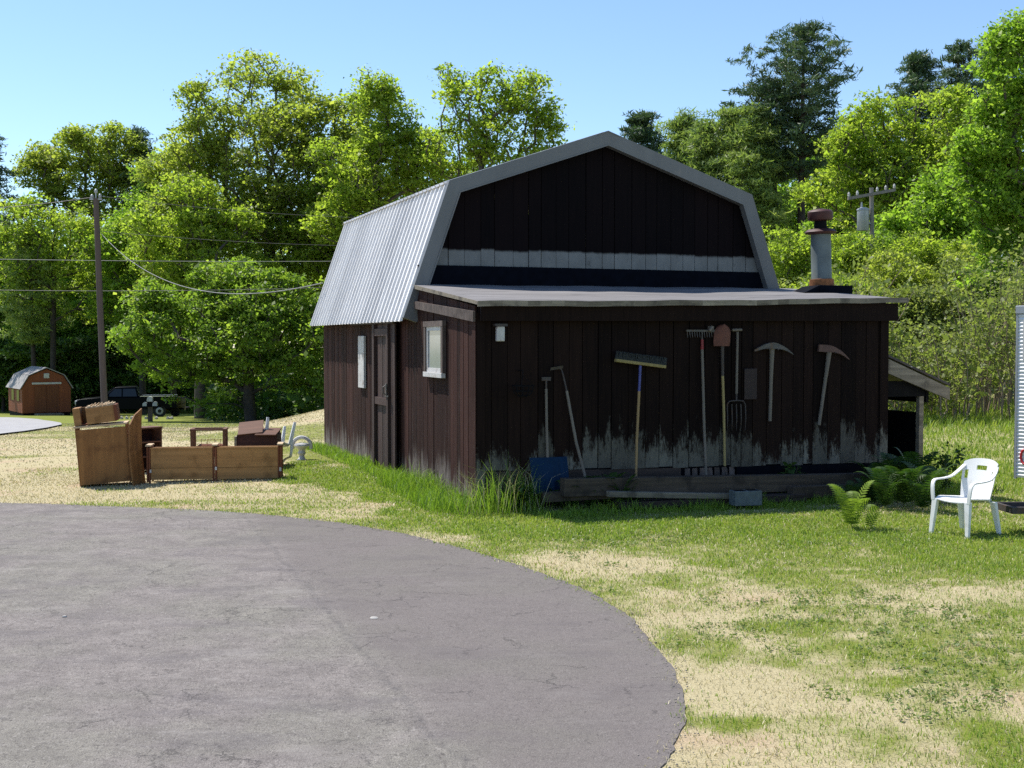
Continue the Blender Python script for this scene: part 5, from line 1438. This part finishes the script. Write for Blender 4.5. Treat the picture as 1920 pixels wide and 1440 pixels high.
for k, (bx, by, rx, ry, Yk, lm, lb) in enumerate((
        (1470, 480, 55, 50, 46, 'leaf_yellow', 'bright shrub between the barn roof end and the stove vent'),
        (1590, 480, 45, 45, 48, 'leaf_yellow', 'yellowish shrub just right of the stove vent cap'),
        (1680, 520, 70, 45, 45, 'leaf_olive', 'olive shrub at the foot of the transformer pole'),
        (1800, 540, 70, 50, 44, 'leaf_brush', 'dull olive shrub in front of the mid green tree'),
        (1870, 580, 60, 60, 43, 'leaf_brush', 'dull olive shrub beside the trailer top corner'),
        (1560, 540, 60, 30, 44, 'leaf_yellow', 'low yellow shrub behind the stove vent base'),
        (1740, 470, 60, 45, 50, 'leaf_yellow', 'bright bush right of the transformer pole above the thicket'),
        (1630, 470, 40, 40, 52.5, 'leaf_green', 'green bush tight behind the transformer pole shaft'),
        (1840, 500, 50, 40, 47, 'leaf_olive', 'pale olive bush below the edge maple lower branches'),
        (1720, 580, 60, 35, 42, 'leaf_brush', 'light green bush standing out of the thicket middle'))):
    broadleaf('shrub', lb, Yk, [(bx, by, rx, ry), (bx - rx * .4, by + ry * .9, rx * .9, ry), (bx + rx * .5, by + ry * .8, rx * .8, ry)], bx, M[lm], 110, 80, .15, 300 + k, spread=.42, trunk=.06, top=.5, tip=.01, cat='shrub', group='shrubs behind the lean-to')

# woodland behind: a deep mass nobody could count
def wood_mass(name, boxes, mat_, n_cl, n_leaf, size, spread, seed):
    rng = np.random.default_rng(seed); Cs = []
    tot = sum((b[1] - b[0]) * (b[3] - b[2]) for b in boxes)
    for (x0, x1, y0, y1, Ya, Yb) in boxes:
        n = int(n_cl * (x1 - x0) * (y1 - y0) / tot)
        for _ in range(n):
            px_, py_, Yk = rng.uniform(x0, x1), y1 - (y1 - y0) * rng.random() ** 1.1, rng.uniform(Ya, Yb)
            top_ = y0 + 26 * math.sin(px_ * .021 + seed) + 16 * math.sin(px_ * .057 + 2 * seed)
            if py_ < top_: continue
            p = P3(px_, py_, Yk); zg = gz(p.x, Yk)
            if p.z > zg - .2: Cs.append((p.x, p.y, p.z))
    C = np.array(Cs); S = spread * rng.uniform(.6, 1.3, len(C))
    V, Q, tint = leaves(C, S, n_leaf, size, rng)
    o = mesh_np(name, V, Q, mat_, tint=tint); tag(o, kind='stuff'); return o
o = wood_mass('woodland', [(-160, 720, 520, 800, 100, 116), (-160, 640, 400, 620, 104, 118), (1130, 2060, 360, 640, 84, 105), (1440, 1760, 290, 500, 84, 100), (640, 1150, 300, 640, 95, 110)], M['leaf_mid'], 1900, 62, .5, 1.5, 5)
tag(o, 'deep shaded wood behind the separate trees on both sides', 'woodland')
o = wood_mass('undergrowth', [(400, 640, 700, 792, 60, 72), (-60, 150, 690, 790, 92, 99), (120, 400, 690, 775, 88, 98), (1420, 1960, 500, 640, 50, 62)], M['leaf_dark'], 520, 75, .34, .8, 6)
tag(o, 'dark low undergrowth along the foot of the wood', 'undergrowth')
# leggy thicket right of the barn
rng = np.random.default_rng(77); A = []; par = []; rad = []; C = []
for k in range(360):
    px_ = rng.uniform(1420, 2000); Yk = rng.uniform(33, 43); f = P3(px_, 700, Yk); zb = gz(f.x, Yk); hmax = P3(px_, 560 + 150 * (float(fbm(px_, 0., 90., 71, 3)) - .5) * 2 + rng.uniform(-50, 110), Yk).z - zb
    a = rng.uniform(0, 6.28); ln = rng.uniform(.05, .35) * hmax; prev = -1; n = 6
    for j in range(n + 1):
        q = j / n; A.append((f.x + math.cos(a) * ln * q * q + rng.normal() * .04, Yk + math.sin(a) * ln * q * q, zb - .1 + hmax * q)); par.append(prev); rad.append(.022 * (1 - q) + .007); prev = len(A) - 1
        if j >= 2 and rng.random() < .3 + .55 * q: C.append(np.array(A[-1]) + rng.normal(size=3) * .15)
        if j in (2, 3, 4) and rng.random() < .7:
            b = rng.uniform(0, 6.28); A.append((A[prev][0] + math.cos(b) * .45, A[prev][1] + math.sin(b) * .45, A[prev][2] + rng.uniform(.2, .7))); par.append(prev); rad.append(.008); C.append(np.array(A[-1])) if rng.random() < .6 else None
V, Q = limbs(np.array(A), np.array(par), np.array(rad), 4)
o = mesh_np('thicket_stems', V, Q, M['stem']); tag(o, 'tangle of bare grey brown stems in the thicket right of the barn', 'thicket', kind='stuff')
C = np.array(C); V, Q, tint = leaves(C, .30 * rng.uniform(.5, 1.5, len(C)), 24, .12, rng)
o = mesh_np('thicket_leaves', V, Q, M['leaf_brush'], tint=tint); tag(o, 'olive leaves of the thicket right of the barn', 'thicket', kind='stuff')

# ------------------------------------------------------------------ lawn
def inside_drive(x, y):
    ex, ey = EDGE[:, 0], EDGE[:, 1]
    # left/below of the edge curve: nearest edge point side test
    out = np.zeros(len(x), bool)
    for i0 in range(0, len(x), 20000):
        xs, ys = x[i0:i0 + 20000, None], y[i0:i0 + 20000, None]
        j = np.argmin((xs - ex[None, ::3]) ** 2 + (ys - ey[None, ::3]) ** 2, 1) * 3
        tx, ty = tan[j, 0], tan[j, 1]
        cr = tx * (y[i0:i0 + 20000] - ey[j]) - ty * (x[i0:i0 + 20000] - ex[j])
        out[i0:i0 + 20000] = cr < -.12 * (np.sin(x[i0:i0 + 20000] * 977.0 + y[i0:i0 + 20000] * 613.0) * .5 + .5) ** 3
    return out
def in_barn(x, y):
    c, s = math.cos(K_YAW), math.sin(K_YAW); dx, dy = x + .458, y - 16.35
    u, v = dx * c + dy * s, -dx * s + dy * c
    return (u > -.03) & (u < W + .05) & (v > -.05) & (v < D2)
def visible(x, y, z, m_=40):
    c, s = math.cos(PITCH), math.sin(PITCH); zz = z - EYE
    yc = y * c + zz * s; zc = -y * s + zz * c
    px_ = 960 + F_PX * x / yc; py_ = 720 - F_PX * zc / yc
    return (px_ > -m_) & (px_ < 1920 + m_) & (py_ < 1440 + m_)
def blades(x, y, h, wd, bend, rng, tint):
    z = terrain(x, y); n = len(x); a = rng.uniform(0, 2 * PI, n); la = rng.uniform(0, 2 * PI, n)
    sx, sy = np.cos(a) * wd / 2, np.sin(a) * wd / 2; bx, by = np.cos(la) * bend * h, np.sin(la) * bend * h
    v0 = np.stack([x - sx, y - sy, z - .005], 1); v1 = np.stack([x + sx, y + sy, z - .005], 1)
    v2 = np.stack([x + bx * .35 + sx * .7, y + by * .35 + sy * .7, z + h * .6], 1); v3 = np.stack([x + bx * .35 - sx * .7, y + by * .35 - sy * .7, z + h * .6], 1)
    v4 = np.stack([x + bx, y + by, z + h * (1 - .35 * bend)], 1)
    V = np.concatenate([v0, v1, v2, v3, v4]); i = np.arange(n)
    Q = np.concatenate([np.stack([i, i + n, i + 2 * n, i + 3 * n], 1), np.stack([i + 3 * n, i + 2 * n, i + 4 * n, i + 4 * n], 1)])
    T = np.concatenate([np.stack([i, i + n, i + 2 * n], 1), np.stack([i, i + 2 * n, i + 3 * n], 1), np.stack([i + 3 * n, i + 2 * n, i + 4 * n], 1)])
    return V, T, np.concatenate([tint] * 3)
def scatter(n, x0, x1, y0, y1, rng, p=1.0):
    y = y0 + (y1 - y0) * rng.random(n) ** p; x = rng.uniform(x0, x1, n)
    k = visible(x, y, 0 * x) & ~in_barn(x, y); x, y = x[k], y[k]; k = ~inside_drive(x, y); return x[k], y[k]
rng = np.random.default_rng(500)
# dry matted grass everywhere off the asphalt
x, y = scatter(300000, -8.5, 8.5, 6, 22, rng, 1.25); g = green_mask(x, y); k = rng.random(len(x)) < (1 - g * .75) * (.35 + .65 * fbm(x, y, .7, 31, 3)) * np.clip(16 / y, .3, 1.0); x, y = x[k], y[k]
h = rng.uniform(.014, .055, len(x)); V, T, tt = blades(x, y, h, rng.uniform(.003, .0065, len(x)) * np.clip(y / 9, 1, 1.8), rng.uniform(.8, 1.8, len(x)), rng, rng.random(len(x)))
o = mesh_np('dry_grass', V, T, M['straw'], tint=tt); tag(o, 'matted straw coloured dry grass on the bare yard', 'grass', kind='stuff')
x, y = scatter(480000, -8.5, 8.5, 6, 22, rng, 1.15); g = green_mask(x, y); k = rng.random(len(x)) < np.clip(g * 1.15 - .08, 0, 1); x, y, g = x[k], y[k], g[k]
h = rng.uniform(.02, .05, len(x)) * (.55 + .8 * g) * (1 + .6 * (fbm(x, y, .5, 8, 2) - .5)); V, T, tt = blades(x, y, h, rng.uniform(.004, .0075, len(x)) * np.clip(y / 9, 1, 1.8), rng.uniform(.2, 1.1, len(x)), rng, np.clip(rng.random(len(x)) * .6 + .55 * fbm(x, y, .9, 12, 3), 0, 1))
o = mesh_np('grass', V, T, M['grass'], tint=tt); tag(o, 'short green lawn grass growing in patches before the barn', 'grass', kind='stuff')
# longer grass along the walls and at the corner
def wall_strip(n, u0, u1, v0, v1, hmin, hmax, rng, side=False):
    u, v = rng.uniform(u0, u1, n), v0 + (v1 - v0) * rng.random(n)
    c, s = math.cos(K_YAW), math.sin(K_YAW)
    x, y = -.458 + u * c - v * s, 16.35 + u * s + v * c
    return x, y, rng.uniform(hmin, hmax, n)
XS, YS, HS = [], [], []
for a_ in ((4600, -.55, -.05, -.1, 9.8, .05, .22), (1900, -.7, -.05, -.4, 2.8, .08, .40), (380, -.45, .75, -.75, -.08, .12, .55), (260, .0, .7, -.45, -.08, .2, .8), (2600, .5, 6.9, -1.15, -.75, .05, .16), (1600, 1.0, 6.5, -1.0, -.5, .08, .25), (900, 5.6, 7.6, -1.2, .2, .1, .4), (700, -.5, .2, .6, 2.0, .15, .5)):
    x, y, h = wall_strip(*a_, rng); XS.append(x); YS.append(y); HS.append(h)
x, y, h = map(np.concatenate, (XS, YS, HS)); h = h * (.45 + .9 * fbm(x, y, .35, 41, 2))
V, T, tt = blades(x, y, h, rng.uniform(.006, .012, len(x)), rng.uniform(.15, .8, len(x)), rng, rng.random(len(x)))
o = mesh_np('tall_grass', V, T, M['grass_dark'], tint=tt); tag(o, 'tall uncut grass tufts at the barn corner and along its walls', 'grass', kind='stuff')
# a scatter of seed-head stalks at the corner
x, y, h = wall_strip(60, -.5, .7, -.7, -.1, .5, .85, rng)
V, T, tt = blades(x, y, h, np.full(len(x), .007), rng.uniform(.2, .7, len(x)), rng, rng.random(len(x)))
o = mesh_np('grass_stalks', V, T, M['straw'], tint=tt); tag(o, 'dry bent grass stalks standing at the barn corner', 'grass', kind='stuff')
# far grass behind the barn on the right
x, y = rng.uniform(4, 17, 60000), rng.uniform(18, 42, 60000); k = visible(x, y, 0 * x) & ~in_barn(x, y) & (rng.random(len(x)) < .35 + .8 * green_mask(x, y)); x, y = x[k], y[k]
h = rng.uniform(.05, .14, len(x)) * (1 + 3.0 * sstep(28, 34, y) * rng.random(len(x))); V, T, tt = blades(x, y, h, rng.uniform(.014, .026, len(x)), rng.uniform(.2, .9, len(x)), rng, rng.random(len(x)))
o = mesh_np('meadow_grass', V, T, M['grass'], tint=tt); tag(o, 'rough meadow grass between the barn and the thicket', 'grass', kind='stuff')
# rough grass of the yard beyond the heap
x, y = rng.uniform(-22, -2, 90000), 19 + 36 * rng.random(90000) ** 1.3; k = visible(x, y, terrain(x, y)) & ~in_barn(x, y) & (rng.random(len(x)) < .25 + .6 * fbm(x, y, 2.0, 51, 4)); x, y = x[k], y[k]
gg = green_mask(x, y); h = rng.uniform(.012, .04, len(x)); V, T, tt = blades(x, y, h, rng.uniform(.012, .022, len(x)) * y / 22, rng.uniform(.5, 1.3, len(x)), rng, np.clip(rng.random(len(x)), 0, 1))
o = mesh_np('yard_straw', V, T, M['straw'], tint=tt); tag(o, 'dry cropped grass of the yard beyond the furniture heap', 'grass', kind='stuff')
# clover and weed rosettes
cx_, cy_ = scatter(5200, .5, 8.5, 6, 15, rng, 1.0); nn = fbm(cx_, cy_, 1.3, 61, 4); k = nn > .62; C = np.stack([cx_[k], cy_[k], terrain(cx_[k], cy_[k]) + .02], 1)
V, Q, tint = leaves(C, np.full(len(C), .06), 11, .02, rng, up=1.2, flat=.25, asp=.9)
o = mesh_np('clover', V, Q, M['clover'], tint=tint); tag(o, 'dark green clover and weeds dotted over the dry lawn', 'clover', kind='stuff')

# ------------------------------------------------------------------ ferns
def fern(name, label, pos, n_fr, L, m_, seed, group=None, spread=.72):
    rng = np.random.default_rng(seed); t = thing(name, label, 'fern', tuple(pos), group=group); V = []; T = []
    for f in range(n_fr):
        a = 2 * PI * f / n_fr + rng.uniform(-.4, .4); l = L * rng.uniform(.7, 1.1); sp = spread * rng.uniform(.5, 1.0)
        pts = []
        for i in range(21):
            q = i / 20; r_ = l * sp * (q ** 1.3) * .75; z = l * (q * 1.05 - .48 * q ** 3 * (.6 + sp * .6)); pts.append(np.array([math.cos(a) * r_, math.sin(a) * r_, z]))
        for i in range(2, 21):
            q = i / 20; p = pts[i]; d = unit(pts[i] - pts[i - 1]); sd_ = unit(np.cross(d, np.array([0, 0, 1.0]))); wl = l * .19 * math.sin(PI * min(1, .18 + q * .85)) + .006; hw = l * .015
            for s in (-1, 1):
                e = p + sd_ * s * wl + d * wl * .35 - np.array([0, 0, wl * .15]); b = len(V)
                V += [p - d * hw * .7, p + d * hw * .7, e * .5 + p * .5 + d * hw * 1.1, e, e * .5 + p * .5 - d * hw * .8]; T += [(b, b + 1, b + 2), (b, b + 2, b + 4), (b + 4, b + 2, b + 3)]
        for i in range(20):
            b = len(V); sd_ = np.array([-math.sin(a), math.cos(a), 0]) * .004; V += [pts[i] - sd_, pts[i] + sd_, pts[i + 1]]; T.append((b, b + 1, b + 2))
    o = mesh_np('fronds', np.array(V), np.array(T), m_, t, tint=rng.random(len(T))); return t
def gp(px_, py_, z=.05):
    p = on_level(px_, py_, z); return (p.x, p.y, gz(p.x, p.y))
fern('fern', 'bright sunlit upright fern standing in front of the timber ends', gp(1597, 985), 7, .85, M['fern'], 1)
fern('fern', 'small bright fern with one curled frond right of the sunlit fern', gp(1632, 985), 4, .5, M['fern'], 2)
for k, (px_, py_, L) in enumerate(((1660, 948, .85), (1695, 945, 1.0), (1730, 952, .85), (1635, 940, .7), (1680, 928, 1.0), (1715, 928, 1.05), (1600, 942, .5), (1745, 940, .9), (1650, 930, .9))):
    fern('fern', 'dark shaded fern in the dense clump under the shelter post', gp(px_, py_), 9, L, M['fern_dark'], 10 + k, 'ferns at the shelter')
for k, (px_, py_, L) in enumerate(((1105, 950, .65), (1135, 948, .75), (1165, 950, .7), (1190, 945, .6), (1075, 952, .6), (1045, 950, .5))):
    fern('fern', 'dark feathery fern growing under the push broom', gp(px_, py_), 9, L, M['fern_dark'], 30 + k, 'ferns under the broom')
# leafy weeds by the shelter post and in the tall grass
for k, (u, v, h_, nm, lb) in enumerate(((7.75, .1, .75, 'weed', 'leafy branchy weed beside the shelter post above the chair'), (6.9, -.8, .4, 'weed', 'leafy weed growing behind the white chair legs'), (4.75, -.25, .5, 'weed', 'thin weed standing before the dark skirting under the pickaxe'), (.45, -.5, .5, 'weed', 'leafy weed in the tall grass at the barn corner'))):
    rng2 = np.random.default_rng(600 + k); q = bw(u, v, 0); t = thing(nm, lb, 'plant', (q.x, q.y, gz(q.x, q.y)))
    mb = MB(); C = []
    for i in range(9):
        a = rng2.uniform(0, 6.28); z = h_ * rng2.uniform(.5, 1.0); r_ = h_ * .45 * rng2.random()
        e = (math.cos(a) * r_, math.sin(a) * r_, z); mb.tube([(0, 0, 0), (e[0] * .3, e[1] * .3, z * .6), e], [.006, .005, .003], 4); C += [np.array(e) * f_ for f_ in (1, .85, .7)]
    mb.build('stem', M['bark_dark'], t); C = np.array(C); V, Q, tint = leaves(C, np.full(len(C), .07), 7, .075, rng2, up=.8, flat=.5)
    mesh_np('leaves', V, Q, M['fern_dark'], t, tint=tint)

# loose grit along the driveway's broken edge
rng = np.random.default_rng(900); n = 1500; j = rng.integers(0, len(EDGE), n)
off = rng.normal(size=n) * .07 + .02; x = EDGE[j, 0] - tan[j, 1] * off; y = EDGE[j, 1] + tan[j, 0] * off; rr = rng.uniform(.003, .009, n) * (1 + (rng.random(n) < .05) * .8)
B = np.array([(1, 0, 0), (0, 1, 0), (-1, 0, 0), (0, -1, 0), (0, 0, .8), (0, 0, -.6)]); Tq = np.array([(0, 1, 4), (1, 2, 4), (2, 3, 4), (3, 0, 4), (1, 0, 5), (2, 1, 5), (3, 2, 5), (0, 3, 5)])
a = rng.uniform(0, 6.28, n); P = B[None] * rr[:, None, None] * rng.uniform(.6, 1.2, (n, 6, 1)); ca, sa = np.cos(a)[:, None], np.sin(a)[:, None]
P = np.stack([P[..., 0] * ca - P[..., 1] * sa, P[..., 0] * sa + P[..., 1] * ca, P[..., 2]], -1) + np.stack([x, y, terrain(x, y) + .010], -1)[:, None]
o = mesh_np('gravel', P.reshape(-1, 3), (np.arange(n)[:, None, None] * 6 + Tq[None]).reshape(-1, 3), M['grit']); tag(o, 'loose grit and crumbled stone along the driveway edge', 'gravel', kind='stuff')
# small pebbles and scraps on the asphalt
r = random.Random(3)
for k, (px_, py_, s_, lb) in enumerate(((701, 1161, .026, 'grey stone lying alone on the asphalt near its middle'), (121, 1157, .016, 'tiny white pebble on the asphalt at the far left'))):
    q = on_level(px_, py_, .01); mb = MB(); mb.lathe([(.4, 0), (.95, .2), (1, .45), (.7, .8), (.15, .95)], 9); mb.v = [(x * s_ * r.uniform(.85, 1.2) * 1.3, y * s_ * r.uniform(.8, 1.1), z * s_) for x, y, z in mb.v]
    o = mb.build('pebble', M['stone'], None, smooth=True); o.location = (q.x, q.y, .0085); tag(o, lb, 'stone')
